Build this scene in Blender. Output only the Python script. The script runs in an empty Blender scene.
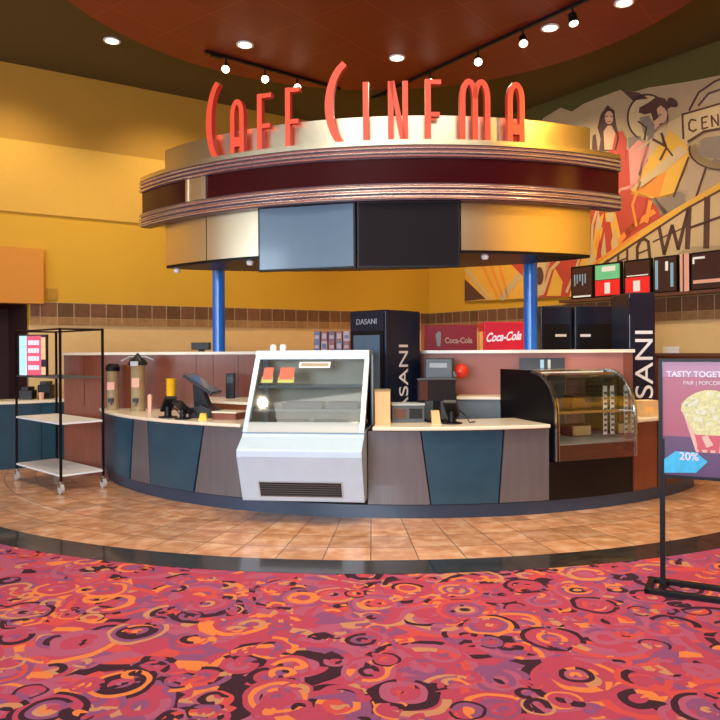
import bpy, bmesh, math, random
from mathutils import Vector, Matrix
PI = math.pi
random.seed(4)
SC = bpy.context.scene
COL = SC.collection
EYE = 1.6

# ------------------------------------------------------------------ camera
cd = bpy.data.cameras.new('camera')
cd.sensor_width = 36; cd.lens = 36.0; cd.shift_y = -10/720
cam = bpy.data.objects.new('camera', cd); COL.objects.link(cam)
CM = Matrix.Translation((0, 0, EYE)) @ Matrix.Rotation(PI/2, 4, 'X') @ Matrix.Rotation(math.radians(-0.35), 4, 'Z')
cam.matrix_world = CM
SC.camera = cam

# ------------------------------------------------------------------ world, exposure
w = bpy.data.worlds.new('world'); SC.world = w; w.use_nodes = True
w.node_tree.nodes['Background'].inputs[0].default_value = (0.55, 0.6, 0.75, 1)
w.node_tree.nodes['Background'].inputs[1].default_value = 0.1
SC.view_settings.view_transform = 'Standard'; SC.view_settings.look = 'None'
SC.view_settings.exposure = 0.0; SC.view_settings.gamma = 1.0
SC.view_settings.use_curve_mapping = False

def area(name, loc, target, sx, sy, power, col):
    l = bpy.data.lights.new(name, 'AREA'); l.shape = 'RECTANGLE'; l.size = sx; l.size_y = sy
    l.energy = power; l.color = col
    o = bpy.data.objects.new(name, l); COL.objects.link(o)
    d = Vector(target) - Vector(loc)
    o.rotation_mode = 'QUATERNION'; o.rotation_quaternion = d.to_track_quat('-Z', 'Y'); o.location = loc
    return o
# daylight through the long lobby windows behind the camera
area('daylight_window', (-3.0, -6.6, 2.6), (0, 8, 1.0), 9, 3.2, 1500, (0.72, 0.86, 1.0))
area('added_side_daylight', (-10.1, 0.2, 2.8), (0, 7, 2.0), 6, 3.0, 420, (0.74, 0.88, 1.0))  # added bluish light for the left of the canopy and counter
# the soft warm downlight of the dropped disc ceiling over the lobby
area('lobby_light', (0.4, 3.6, 5.3), (0.4, 3.8, 0), 5, 4, 190, (1.0, 0.90, 0.80))

def spot(name, loc, target, power, col, size=60, blend=0.6, rad=0.06):
    l = bpy.data.lights.new(name, 'SPOT'); l.energy = power; l.color = col
    l.spot_size = math.radians(size); l.spot_blend = blend; l.shadow_soft_size = rad
    o = bpy.data.objects.new(name, l); COL.objects.link(o)
    d = Vector(target) - Vector(loc)
    o.rotation_mode = 'QUATERNION'; o.rotation_quaternion = d.to_track_quat('-Z', 'Y'); o.location = loc
    return o

# ------------------------------------------------------------------ measuring helpers
def ray(px, py):
    v = CM.to_3x3() @ Vector(((px-360)/720, (350-py)/720, -1)); return v
def at_y(px, py, Y):
    v = ray(px, py); return Vector((0, 0, EYE)) + v*(Y/v.y)
def at_z(px, py, z):
    v = ray(px, py); return Vector((0, 0, EYE)) + v*((z-EYE)/v.z)
CC = Vector((0.6, 11.1))          # centre of the round stand
def th(px, R, py=350):
    """angle on the circle of radius R round the stand's centre, near side"""
    v = ray(px, py); d = Vector((v.x, v.y)).normalized()
    b = d.dot(CC); c = CC.dot(CC) - R*R; q = max(b*b-c, 0)
    p = d*(b-math.sqrt(q)) - CC
    return math.atan2(p.x, -p.y)
def pol(t, R, z=0.0, c=CC):
    return Vector((c.x+R*math.sin(t), c.y-R*math.cos(t), z))

# ------------------------------------------------------------------ materials
M = {}
def mat(name, col, rough=0.5, metal=0.0, bump=0.0, bscale=60, var=0.0, vscale=8, emit=None, estr=0, spec=0.5, coat=0.0, stretch=None):
    m = bpy.data.materials.new(name); m.use_nodes = True; nt = m.node_tree; b = nt.nodes['Principled BSDF']
    b.inputs['Base Color'].default_value = (*col, 1); b.inputs['Roughness'].default_value = rough
    b.inputs['Metallic'].default_value = metal; b.inputs['Specular IOR Level'].default_value = spec
    b.inputs['Coat Weight'].default_value = coat; b.inputs['Coat Roughness'].default_value = 0.08
    if emit: b.inputs['Emission Color'].default_value = (*emit, 1); b.inputs['Emission Strength'].default_value = estr
    tc = nt.nodes.new('ShaderNodeTexCoord'); mp = nt.nodes.new('ShaderNodeMapping')
    nt.links.new(tc.outputs['Object'], mp.inputs[0])
    if stretch: mp.inputs['Scale'].default_value = stretch
    v = var if var else 0.06
    n = nt.nodes.new('ShaderNodeTexNoise'); n.inputs['Scale'].default_value = vscale; n.inputs['Detail'].default_value = 4
    nt.links.new(mp.outputs[0], n.inputs['Vector'])
    r = nt.nodes.new('ShaderNodeMapRange'); r.inputs['To Min'].default_value = 1-v; r.inputs['To Max'].default_value = 1+v
    nt.links.new(n.outputs[0], r.inputs[0])
    x = nt.nodes.new('ShaderNodeVectorMath'); x.operation = 'SCALE'; x.inputs[0].default_value = col
    nt.links.new(r.outputs[0], x.inputs['Scale']); nt.links.new(x.outputs[0], b.inputs['Base Color'])
    if bump:
        n2 = nt.nodes.new('ShaderNodeTexNoise'); n2.inputs['Scale'].default_value = bscale
        nt.links.new(mp.outputs[0], n2.inputs['Vector'])
        bp = nt.nodes.new('ShaderNodeBump'); bp.inputs['Strength'].default_value = bump; bp.inputs['Distance'].default_value = 0.01
        nt.links.new(n2.outputs[0], bp.inputs['Height']); nt.links.new(bp.outputs[0], b.inputs['Normal'])
    M[name] = m; return m

def glass(name, tint=(0.92, 0.97, 0.96), refl=1.0):
    m = bpy.data.materials.new(name); m.use_nodes = True; nt = m.node_tree; nt.nodes.clear()
    o = nt.nodes.new('ShaderNodeOutputMaterial'); t = nt.nodes.new('ShaderNodeBsdfTransparent'); g = nt.nodes.new('ShaderNodeBsdfGlossy')
    t.inputs[0].default_value = (*tint, 1); g.inputs['Roughness'].default_value = 0.03
    f = nt.nodes.new('ShaderNodeFresnel'); f.inputs[0].default_value = 1.5
    mx = nt.nodes.new('ShaderNodeMixShader'); mu = nt.nodes.new('ShaderNodeMath'); mu.operation = 'MULTIPLY'; mu.inputs[1].default_value = refl
    nt.links.new(f.outputs[0], mu.inputs[0]); nt.links.new(mu.outputs[0], mx.inputs[0])
    nt.links.new(t.outputs[0], mx.inputs[1]); nt.links.new(g.outputs[0], mx.inputs[2]); nt.links.new(mx.outputs[0], o.inputs[0])
    M[name] = m; return m

mat('yellow', (0.56, 0.305, 0.014), 0.7, var=0.05, vscale=2)
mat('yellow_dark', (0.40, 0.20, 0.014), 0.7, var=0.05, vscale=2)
mat('yellow_panel', (0.60, 0.34, 0.05), 0.8, bump=0.3, bscale=40, var=0.05, vscale=30)
mat('orange_wall', (0.56, 0.22, 0.02), 0.7)
mat('cream_wall', (0.68, 0.46, 0.20), 0.6, var=0.08, vscale=6)
mat('olive', (0.085, 0.065, 0.008), 0.85)
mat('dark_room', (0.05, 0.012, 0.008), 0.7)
mat('black', (0.005, 0.004, 0.005), 0.4, spec=0.25)
mat('black_matte', (0.010, 0.009, 0.009), 0.7, spec=0.2)
mat('near_black', (0.014, 0.012, 0.014), 0.35, spec=0.35)
mat('white', (0.80, 0.82, 0.84), 0.35)
mat('white_gloss', (0.50, 0.64, 0.77), 0.22, coat=0.4)
mat('cream_top', (0.86, 0.75, 0.58), 0.28, var=0.10, vscale=60, coat=0.3)
mat('steel', (0.62, 0.63, 0.64), 0.25, metal=1.0)
mat('chrome', (0.95, 0.88, 0.80), 0.24, metal=0.95)
mat('dark_groove', (0.06, 0.02, 0.04), 0.3)
mat('brushed', (0.84, 0.74, 0.52), 0.30, metal=1.0, bump=0.05, bscale=30, stretch=(1, 1, 20))
mat('maroon_gloss', (0.035, 0.003, 0.005), 0.12, spec=0.4)
mat('blue_pole', (0.003, 0.15, 0.62), 0.3, coat=0.3)
mat('letter_face', (0.74, 0.075, 0.028), 0.45, emit=(0.9, 0.10, 0.03), estr=0.12)
mat('letter_side', (0.50, 0.03, 0.02), 0.5)
mat('teal_panel', (0.015, 0.062, 0.100), 0.30, var=0.25, vscale=5, coat=0.25)
mat('taupe_panel', (0.115, 0.100, 0.108), 0.38, var=0.25, vscale=3, stretch=(6, 6, 0.6), coat=0.2)
mat('toe_kick', (0.03, 0.05, 0.09), 0.35)
mat('cabinet_wood', (0.19, 0.042, 0.012), 0.4, var=0.30, vscale=5, stretch=(5, 5, 0.7), coat=0.2)
mat('rose_wood', (0.36, 0.13, 0.10), 0.5, var=0.15, vscale=4)
mat('dark_wood', (0.07, 0.022, 0.012), 0.35, var=0.3, vscale=5, stretch=(8, 8, 0.6))
mat('shelf_wood', (0.12, 0.045, 0.02), 0.5)
mat('tan_box', (0.74, 0.48, 0.22), 0.5, var=0.12, vscale=12)
mat('navy', (0.004, 0.008, 0.028), 0.3, var=0.3, vscale=7)
mat('sign_white', (0.85, 0.84, 0.86), 0.5)
mat('coke_red', (0.62, 0.012, 0.03), 0.35, emit=(0.62, 0.01, 0.03), estr=0.35)
mat('coke_dark', (0.30, 0.01, 0.02), 0.35, emit=(0.3, 0.01, 0.02), estr=0.2)
mat('coke_text', (0.9, 0.8, 0.85), 0.5, emit=(1, 0.85, 0.9), estr=0.4)
mat('pale_text', (0.65, 0.42, 0.30), 0.5)
mat('amber', (0.85, 0.38, 0.08), 0.4, emit=(1, 0.45, 0.1), estr=0.3)
mat('screen_off', (0.007, 0.004, 0.006), 0.5, spec=0.1)
mat('screen_grey', (0.09, 0.15, 0.22), 0.22, coat=0.4)
mat('grey_plastic', (0.075, 0.09, 0.10), 0.4)
mat('light_grey', (0.42, 0.45, 0.46), 0.4)
mat('red_plastic', (0.75, 0.04, 0.015), 0.35)
mat('yellow_plastic', (0.85, 0.50, 0.01), 0.4)
mat('beige', (0.34, 0.24, 0.12), 0.5, var=0.2, vscale=12)
mat('pink_pack', (0.8, 0.42, 0.30), 0.5)
mat('lamp_glow', (1, 0.9, 0.7), 0.4, emit=(1.0, 0.86, 0.58), estr=9)
mat('case_glow', (1, 1, 1), 0.4, emit=(1.0, 0.93, 0.8), estr=1.5)
mat('rubber', (0.10, 0.10, 0.10), 0.6)
mat('caster_grey', (0.48, 0.46, 0.42), 0.4)
mat('glass_back', (0.40, 0.30, 0.20), 0.3, var=0.3, vscale=4)
mat('food_red', (0.62, 0.09, 0.05), 0.4)
mat('food_green', (0.38, 0.42, 0.10), 0.4)
mat('window_sky', (0.8, 0.9, 1), 0.5, emit=(0.75, 0.87, 1.0), estr=1.6)
mat('carpet_edge', (0.05, 0.045, 0.05), 0.4)
glass('glass'); glass('glass_soft', (0.95, 0.97, 0.94), 0.55); glass('glass_dark', (0.45, 0.5, 0.5))

class NT:
    def __init__(s, name, rough=0.5):
        s.m = bpy.data.materials.new(name); s.m.use_nodes = True; s.t = s.m.node_tree; s.b = s.t.nodes['Principled BSDF']
        s.b.inputs['Roughness'].default_value = rough; M[name] = s.m
        s.pos = s.n('TexCoord').outputs['Object']
    def n(s, k): return s.t.nodes.new('ShaderNode'+k)
    def put(s, sock, v):
        if isinstance(v, bpy.types.NodeSocket): s.t.links.new(v, sock)
        else: sock.default_value = v
    def ma(s, op, a, b=0.0, c=None):
        x = s.n('Math'); x.operation = op; s.put(x.inputs[0], a); s.put(x.inputs[1], b)
        if c is not None: s.put(x.inputs[2], c)
        return x.outputs[0]
    def vm(s, op, a, b=None, sc=None):
        x = s.n('VectorMath'); x.operation = op; s.put(x.inputs[0], a)
        if b is not None: s.put(x.inputs[1], b)
        if sc is not None: s.put(x.inputs['Scale'], sc)
        return x.outputs[0]
    def xyz(s, v):
        x = s.n('SeparateXYZ'); s.put(x.inputs[0], v); return x.outputs
    def comb(s, a, b, c=0.0):
        x = s.n('CombineXYZ'); s.put(x.inputs[0], a); s.put(x.inputs[1], b); s.put(x.inputs[2], c); return x.outputs[0]
    def mix(s, f, a, b):
        x = s.n('Mix'); x.data_type = 'RGBA'; s.put(x.inputs[0], f); s.put(x.inputs[6], a); s.put(x.inputs[7], b); return x.outputs[2]
    def ramp(s, f, stops, interp='CONSTANT'):
        x = s.n('ValToRGB'); r = x.color_ramp; r.interpolation = interp
        while len(r.elements) > 1: r.elements.remove(r.elements[0])
        r.elements[0].position = stops[0][0]; r.elements[0].color = (*stops[0][1], 1)
        for p, c in stops[1:]:
            e = r.elements.new(p); e.color = (*c, 1)
        s.put(x.inputs[0], f); return x.outputs[0]
    def noise(s, v, scale, detail=2.0):
        x = s.n('TexNoise'); s.put(x.inputs['Vector'], v); x.inputs['Scale'].default_value = scale; x.inputs['Detail'].default_value = detail; return x.outputs
    def white(s, v):
        x = s.n('TexWhiteNoise'); s.put(x.inputs['Vector'], v); return x.outputs
    def vor(s, v, scale, rnd=1.0, metric='EUCLIDEAN'):
        x = s.n('TexVoronoi'); s.put(x.inputs['Vector'], v); x.inputs['Scale'].default_value = scale; x.inputs['Randomness'].default_value = rnd
        x.voronoi_dimensions = '2D'; x.distance = metric; return x.outputs
    def color(s, v): s.put(s.b.inputs['Base Color'], v)
    def bump(s, h, st=0.2, d=0.01):
        x = s.n('Bump'); x.inputs['Strength'].default_value = st; x.inputs['Distance'].default_value = d
        s.put(x.inputs['Height'], h); s.put(s.b.inputs['Normal'], x.outputs[0])

# --- carpet of overlapping rings, arcs and shards
ROSE, PINK, PURP, ORNG, PEACH, DARK, CORAL = (0.45, 0.062, 0.112), (0.42, 0.10, 0.18), (0.26, 0.080, 0.19), (0.74, 0.22, 0.065), (0.55, 0.25, 0.13), (0.050, 0.020, 0.032), (0.60, 0.080, 0.075)
t = NT('carpet', 0.95)
t.pos = t.vm('SCALE', t.pos, sc=1.32)
wob = t.noise(t.pos, 3.0, 2)[1]
P0 = t.vm('ADD', t.pos, t.vm('SCALE', t.vm('SUBTRACT', wob, (0.5, 0.5, 0.5)), sc=0.10))
PALR = [(0, ROSE), (0.33, PINK), (0.46, CORAL), (0.55, PURP), (0.70, ORNG), (0.80, DARK), (0.94, PEACH)]
base = t.ramp(t.white(t.vor(t.vm('MULTIPLY', P0, (1.0, 1.6, 1.0)), 5.5, 1.0)['Color'])[0],
              [(0, ROSE), (0.42, PINK), (0.58, CORAL), (0.66, PURP), (0.82, ORNG), (0.90, PEACH), (0.95, DARK)])
def rings(prev, off, scale, rmax, k, keep, arc):
    v = t.vm('ADD', P0, (off, off*1.7, 0)); vo = t.vor(v, scale, 0.85)
    d = t.ma('DIVIDE', vo['Distance'], rmax)
    dl = t.xyz(t.vm('SUBTRACT', t.vm('SCALE', v, sc=scale), t.vm('SCALE', vo['Position'], sc=scale)))
    cr = t.xyz(vo['Color'])
    ang = t.ma('DIVIDE', t.ma('ARCTAN2', dl[1], dl[0]), 2*PI)
    idx = t.ma('FLOOR', t.ma('MULTIPLY', d, k))
    h = t.xyz(t.white(t.comb(idx, t.ma('MULTIPLY', cr[0], 91.0), t.ma('MULTIPLY', cr[1], 53.0)))[1])
    col = t.ramp(h[0], PALR)
    a = t.ma('FRACT', t.ma('ADD', t.ma('ADD', ang, h[1]), 1.0))
    inarc = t.ma('LESS_THAN', a, t.ma('ADD', arc, t.ma('MULTIPLY', h[2], 0.75)))
    inr = t.ma('LESS_THAN', d, 1.0)
    kp = t.ma('LESS_THAN', cr[2], keep)
    return t.mix(t.ma('MULTIPLY', t.ma('MULTIPLY', inarc, inr), kp), prev, col)
c = rings(base, 3.1, 1.5, 0.66, 7.0, 0.9, 0.25)
c = rings(c, 17.3, 2.9, 0.55, 4.0, 0.7, 0.1)
c = rings(c, 41.9, 1.9, 0.44, 6.0, 0.6, 0.45)
c = rings(c, 63.7, 4.6, 0.50, 2.5, 0.35, 0.2)
fz = t.noise(t.pos, 260, 2)[0]
c = t.vm('SCALE', c, sc=t.ma('ADD', 0.62, t.ma('MULTIPLY', fz, 0.56)))
t.color(c); t.bump(fz, 0.4, 0.004); t.b.inputs['Specular IOR Level'].default_value = 0.1

# --- polished stone floor tiles laid in rings around the stand
def tile_mat(name, c1, c2, c3, rough, ang_n, rstep, grout, cx, cy, r0):
    t = NT(name, rough)
    p = t.xyz(t.pos); dx = t.ma('SUBTRACT', p[0], cx); dy = t.ma('SUBTRACT', p[1], cy)
    r = t.ma('DIVIDE', t.ma('SUBTRACT', t.ma('SQRT', t.ma('ADD', t.ma('MULTIPLY', dx, dx), t.ma('MULTIPLY', dy, dy))), r0-40*rstep), rstep)
    a = t.ma('MULTIPLY', t.ma('ADD', t.ma('ARCTAN2', dx, t.ma('MULTIPLY', dy, -1.0)), PI), ang_n)
    fr, fa = t.ma('FRACT', r), t.ma('FRACT', a)
    er = t.ma('MINIMUM', fr, t.ma('SUBTRACT', 1.0, fr)); ea = t.ma('MINIMUM', fa, t.ma('SUBTRACT', 1.0, fa))
    line = t.ma('LESS_THAN', t.ma('MINIMUM', er, ea), 0.013)
    h = t.white(t.comb(t.ma('FLOOR', r), t.ma('FLOOR', a)))[0]
    n1 = t.noise(t.pos, 7, 6)[0]; n2 = t.noise(t.pos, 90, 3)[0]
    col = t.ramp(t.ma('ADD', t.ma('MULTIPLY', n1, 0.75), t.ma('MULTIPLY', n2, 0.30)), [(0.30, c1), (0.52, c2), (0.72, c3)], 'LINEAR')
    col = t.vm('SCALE', col, sc=t.ma('ADD', 0.82, t.ma('MULTIPLY', h, 0.34)))
    t.color(t.mix(line, col, (*grout, 1))); t.bump(t.ma('SUBTRACT', 1.0, line), 0.3, 0.003)
    t.b.inputs['Coat Weight'].default_value = 0.5; t.b.inputs['Coat Roughness'].default_value = 0.07
FC = (0.17, 11.38); R1, R2 = 5.92, 6.25
tile_mat('floor_tile', (0.42, 0.17, 0.07), (0.66, 0.33, 0.16), (0.86, 0.60, 0.40), 0.28, 16.0/1.0, 0.36, (0.16, 0.09, 0.06), FC[0], FC[1], R1)
tile_mat('band_stone', (0.015, 0.013, 0.014), (0.03, 0.027, 0.026), (0.05, 0.045, 0.04), 0.2, 10.0, 0.5, (0.008, 0.008, 0.008), FC[0], FC[1], R1-0.05)

# --- square wall tiles
def wall_tile(name, c1, c2, w):
    t = NT(name, 0.35)
    b = t.n('TexBrick'); b.offset = 0.0; b.inputs['Scale'].default_value = 1.0
    b.inputs['Brick Width'].default_value = w; b.inputs['Row Height'].default_value = 0.22 if w > 0.2 else 0.12
    b.inputs['Mortar Size'].default_value = 0.007; b.inputs['Color1'].default_value = (*c1, 1); b.inputs['Color2'].default_value = (*c2, 1)
    b.inputs['Mortar'].default_value = (0.36, 0.25, 0.14, 1)
    p = t.xyz(t.pos); t.put(b.inputs['Vector'], t.comb(p[0], p[2]))
    n = t.noise(t.pos, 14, 4)[0]
    t.color(t.vm('SCALE', b.outputs[0], sc=t.ma('ADD', 0.6, t.ma('MULTIPLY', n, 0.8))))
wall_tile('tile_big', (0.105, 0.050, 0.022), (0.17, 0.075, 0.04), 0.235)
wall_tile('tile_small', (0.26, 0.13, 0.05), (0.34, 0.19, 0.08), 0.235)

# --- red disc ceiling with faint panel seams
t = NT('red_ceiling', 0.6)
b = t.n('TexBrick'); b.offset = 0; b.inputs['Scale'].default_value = 1; b.inputs['Brick Width'].default_value = 0.8; b.inputs['Row Height'].default_value = 0.8
b.inputs['Mortar Size'].default_value = 0.008; b.inputs['Color1'].default_value = (0.22, 0.026, 0.007, 1); b.inputs['Color2'].default_value = (0.20, 0.025, 0.007, 1); b.inputs['Mortar'].default_value = (0.30, 0.055, 0.02, 1)
mp = t.n('Mapping'); mp.inputs['Rotation'].default_value = (0, 0, 0.65); t.put(mp.inputs[0], t.pos); t.put(b.inputs['Vector'], mp.outputs[0])
t.color(b.outputs[0])

# ------------------------------------------------------------------ mesh builder
class MB:
    def __init__(s): s.v = []; s.f = []; s.mi = []; s.mats = []
    def m(s, name):
        if name not in s.mats: s.mats.append(name)
        return s.mats.index(name)
    def add(s, vs, fs, mt, X=None):
        o = len(s.v); k = s.m(mt)
        s.v += [(X @ Vector(v)) if X else Vector(v) for v in vs]
        for f in fs: s.f.append([i+o for i in f]); s.mi.append(k)
    def box(s, x0, x1, y0, y1, z0, z1, mt, X=None):
        s.add([(x0, y0, z0), (x1, y0, z0), (x1, y1, z0), (x0, y1, z0), (x0, y0, z1), (x1, y0, z1), (x1, y1, z1), (x0, y1, z1)],
              [(0, 3, 2, 1), (4, 5, 6, 7), (0, 1, 5, 4), (1, 2, 6, 5), (2, 3, 7, 6), (3, 0, 4, 7)], mt, X)
    def prism(s, pts, d0, d1, mt, axis='y', X=None, side=None):
        """outline pts (a,b) extruded along axis from d0 to d1"""
        n = len(pts)
        def q(a, b, d): return {'y': (a, d, b), 'x': (d, a, b), 'z': (a, b, d)}[axis]
        vs = [q(a, b, d0) for a, b in pts] + [q(a, b, d1) for a, b in pts]
        s.add(vs, [tuple(range(n)), tuple(range(2*n-1, n-1, -1))], mt, X)
        s.add(vs, [(i, i+n, (i+1) % n+n, (i+1) % n) for i in range(n)], side or mt, X)
    def tube(s, pts, r, mt, n=10, X=None, caps=True):
        pts = [Vector(p) for p in pts]; vs = []; fs = []
        rr = r if isinstance(r, (list, tuple)) else [r]*len(pts)
        u = None
        for i, p in enumerate(pts):
            d = (pts[min(i+1, len(pts)-1)]-pts[max(i-1, 0)]).normalized()
            if u is None: u = d.orthogonal().normalized()
            u = (u-d*u.dot(d)).normalized(); v = d.cross(u)
            for k in range(n):
                a = 2*PI*k/n; vs.append(p+(u*math.cos(a)+v*math.sin(a))*rr[i])
        for i in range(len(pts)-1):
            for k in range(n): fs.append((i*n+k, i*n+(k+1) % n, (i+1)*n+(k+1) % n, (i+1)*n+k))
        if caps: fs += [tuple(range(n-1, -1, -1)), tuple((len(pts)-1)*n+k for k in range(n))]
        s.add(vs, fs, mt, X)
    def lathe(s, prof, mt, n=24, c=(0, 0, 0), X=None):
        vs = []; fs = []
        for r, z in prof:
            for k in range(n): a = 2*PI*k/n; vs.append((c[0]+r*math.cos(a), c[1]+r*math.sin(a), c[2]+z))
        for i in range(len(prof)-1):
            for k in range(n): fs.append((i*n+k, i*n+(k+1) % n, (i+1)*n+(k+1) % n, (i+1)*n+k))
        if prof[0][0] > 1e-5: fs.append(tuple(range(n-1, -1, -1)))
        if prof[-1][0] > 1e-5: fs.append(tuple((len(prof)-1)*n+k for k in range(n)))
        s.add(vs, fs, mt, X)
    def sweep(s, prof, t0, t1, mt, n=48, c=CC):
        """closed profile [(R, z)] swept round the stand's centre from angle t0 to t1"""
        k = len(prof); vs = []; fs = []
        for i in range(n+1):
            a = t0+(t1-t0)*i/n
            for r, z in prof: vs.append(pol(a, r, z, c))
        for i in range(n):
            for j in range(k): fs.append((i*k+j, i*k+(j+1) % k, (i+1)*k+(j+1) % k, (i+1)*k+j))
        fs += [tuple(range(k-1, -1, -1)), tuple(n*k+j for j in range(k))]
        s.add(vs, fs, mt)
    def arc(s, r0, r1, z0, z1, t0, t1, mt, n=48, c=CC):
        s.sweep([(r0, z0), (r1, z0), (r1, z1), (r0, z1)], t0, t1, mt, n, c)
    def stroke(s, pts, wd, d0, d1, mt, side, X=None):
        """flat ribbon along a polyline in the XZ plane, wd = width(s), with depth d0..d1"""
        P = [Vector(p) for p in pts]; n = len(P); ws = wd if isinstance(wd, (list, tuple)) else [wd]*n; L = []; R = []
        for i, p in enumerate(P):
            a = (P[i]-P[i-1]).normalized() if i else (P[1]-P[0]).normalized()
            b = (P[i+1]-P[i]).normalized() if i < n-1 else a
            d = (a+b).normalized(); k = 1/max(d.dot(a), 0.5); nn = Vector((-d.y, d.x))*ws[i]/2*k
            L.append(p+nn); R.append(p-nn)
        for i in range(n-1):
            q = [R[i], R[i+1], L[i+1], L[i]]
            s.prism([tuple(z) for z in q], d0, d1, mt, 'y', X, side)
    def build(s, name, parent=None, smooth=False, bevel=0.0, world=False):
        me = bpy.data.meshes.new(name)
        X = Matrix.Identity(4)
        if world and parent is not None:
            X = parent['_m']; X = Matrix([X[i*4:i*4+4] for i in range(4)]).inverted()
        me.from_pydata([tuple(X @ v) for v in s.v], [], s.f)
        for k in s.mats: me.materials.append(M[k])
        for p, k in zip(me.polygons, s.mi): p.material_index = k
        bm = bmesh.new(); bm.from_mesh(me); bmesh.ops.recalc_face_normals(bm, faces=bm.faces[:]); bm.to_mesh(me); bm.free()
        o = bpy.data.objects.new(name, me); COL.objects.link(o)
        if parent is not None: o.parent = parent
        if smooth:
            for p in me.polygons: p.use_smooth = True
            try: me.set_sharp_from_angle(angle=math.radians(35))
            except Exception: pass
        if bevel:
            b = o.modifiers.new('bevel', 'BEVEL'); b.width = bevel; b.segments = 2; b.limit_method = 'ANGLE'; b.angle_limit = math.radians(40)
        return o

ROOTS = []
def thing(name, label, cat, loc=(0, 0, 0), rz=0.0, group=None):
    o = bpy.data.objects.new(name, None); COL.objects.link(o); o.location = loc; o.rotation_euler = (0, 0, rz)
    o.empty_display_size = 0.1
    o['label'] = label; o['category'] = cat
    if group: o['group'] = group
    X = Matrix.Translation(loc) @ Matrix.Rotation(rz, 4, 'Z')
    o['_m'] = [X[i][j] for i in range(4) for j in range(4)]; ROOTS.append(o)
    return o
def tag(o, label, cat, group=None, kind=None):
    o['label'] = label; o['category'] = cat
    if group: o['group'] = group
    if kind: o['kind'] = kind
    return o
def struct(mb, name, **k):
    o = mb.build(name, **k); o['kind'] = 'structure'; return o
def part(parent, name, mb, label=None, **k):
    o = mb.build(name, parent, **k)
    if label: o['label'] = label
    return o
def text(body, size, mt, parent, name, X, extrude=0.002, sx=1.0, bold=0.0, align='CENTER', label=None):
    cu = bpy.data.curves.new(name, 'FONT'); cu.body = body; cu.size = size; cu.extrude = extrude; cu.offset = bold
    cu.align_x = align; cu.align_y = 'CENTER'
    tmp = bpy.data.objects.new('t', cu); COL.objects.link(tmp)
    me = bpy.data.meshes.new_from_object(tmp.evaluated_get(bpy.context.evaluated_depsgraph_get())); bpy.data.objects.remove(tmp)
    me.transform(X @ Matrix.Rotation(PI/2, 4, 'X') @ Matrix.Diagonal((sx, 1, 1, 1))); me.materials.clear(); me.materials.append(M[mt]); me.name = name
    o = bpy.data.objects.new(name, me); COL.objects.link(o); o.parent = parent
    if label: o['label'] = label
    return o
def copy_tree(o, loc=None, rz=None, label=None):
    c = o.copy(); COL.objects.link(c); ROOTS.append(c)
    if loc is not None: c.location = loc
    if rz is not None: c.rotation_euler = (0, 0, rz)
    if label: c['label'] = label
    for ch in list(o.children):
        d = ch.copy(); COL.objects.link(d); d.parent = c
        for g in list(ch.children):
            e = g.copy(); COL.objects.link(e); e.parent = d
    return c
T = Matrix.Translation
def RZ(a): return Matrix.Rotation(a, 4, 'Z')

# ================================================================== SETTING
def disc(r0, r1, z, c, mt, n=160):
    mb = MB(); vs = []; fs = []
    for i in range(n):
        a = 2*PI*i/n
        vs += [(c[0]+r0*math.cos(a), c[1]+r0*math.sin(a), z), (c[0]+r1*math.cos(a), c[1]+r1*math.sin(a), z)]
    for i in range(n): j = (i+1) % n; fs.append((2*i, 2*i+1, 2*j+1, 2*j))
    mb.add(vs, fs, mt); return mb
mb = MB(); mb.add([(FC[0]+R1*math.cos(2*PI*i/160), FC[1]+R1*math.sin(2*PI*i/160), 0) for i in range(160)], [tuple(range(160))], 'floor_tile')
struct(mb, 'floor')
mb = MB(); mb.arc(R1, R2, -0.03, 0.004, -PI, PI, 'band_stone', 160, Vector(FC)); struct(mb, 'trim_1')
struct(disc(R2, 24, 0.002, FC, 'carpet'), 'floor_carpet')

A = Vector((1.40, 14.55)); HC = 5.75
dl = Vector((-4.7, -3.1)).normalized(); dr = Vector((3.45, -4.8)).normalized()
B = A+dl*14.0; E_ = A+dr*13.0
def wallX(o, d):      # local x along the wall, local y out of the room side, z up
    return T((o.x, o.y, 0)) @ RZ(math.atan2(d.y, d.x))
# left wall: u runs from corner A towards the camera's left; room lies on local +y... sign handled by SL
XL = wallX(A, dl); XR = wallX(A, dr)
def hitw(O, d, px, py):
    v = ray(px, py); # O + u d = s v
    det = d.x*(-v.y)+v.x*d.y
    u = (-O.x*(-v.y)-v.x*O.y)/det
    s_ = (O.x+u*d.x)/v.x if abs(v.x) > abs(v.y)*0.3 else (O.y+u*d.y)/v.y
    return u, EYE+v.z*s_
uL = lambda x, y: hitw(A, dl, x, y)
uR = lambda x, y: hitw(A, dr, x, y)
# in XL frame (x along dl) the room is on the +y side (rotating dl by +90deg points to the room)
sL = 1 if Vector((-dl.y, dl.x)).dot(Vector((0, 0))-A) > 0 else -1
sR = 1 if Vector((-dr.y, dr.x)).dot(Vector((0, 0))-A) > 0 else -1
def wbox(mb, side, u0, u1, t0, t1, z0, z1, mt):
    X, s = (XL, sL) if side == 'L' else (XR, sR)
    mb.box(u0, u1, min(s*t0, s*t1), max(s*t0, s*t1), z0, z1, mt, X)
ZT, ZM, ZB = 2.33, 2.11, 1.99     # tile border heights
zu1 = uL(60, 95+62)[1]; zu2 = uL(0, 212)[1]
dz0 = uL(29, 330)[0]; 
zu1 = uL(0, 138)[1]
mb = MB()
X_ = XL
wbox(mb, 'L', -0.1, dz0, -0.15, 0, 0, ZB, 'cream_wall'); wbox(mb, 'L', dz0, 14, -0.15, 0, ZT-0.03, zu2, 'yellow'); wbox(mb, 'L', -0.1, dz0, -0.15, 0, ZB, zu2, 'yellow')
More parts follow.
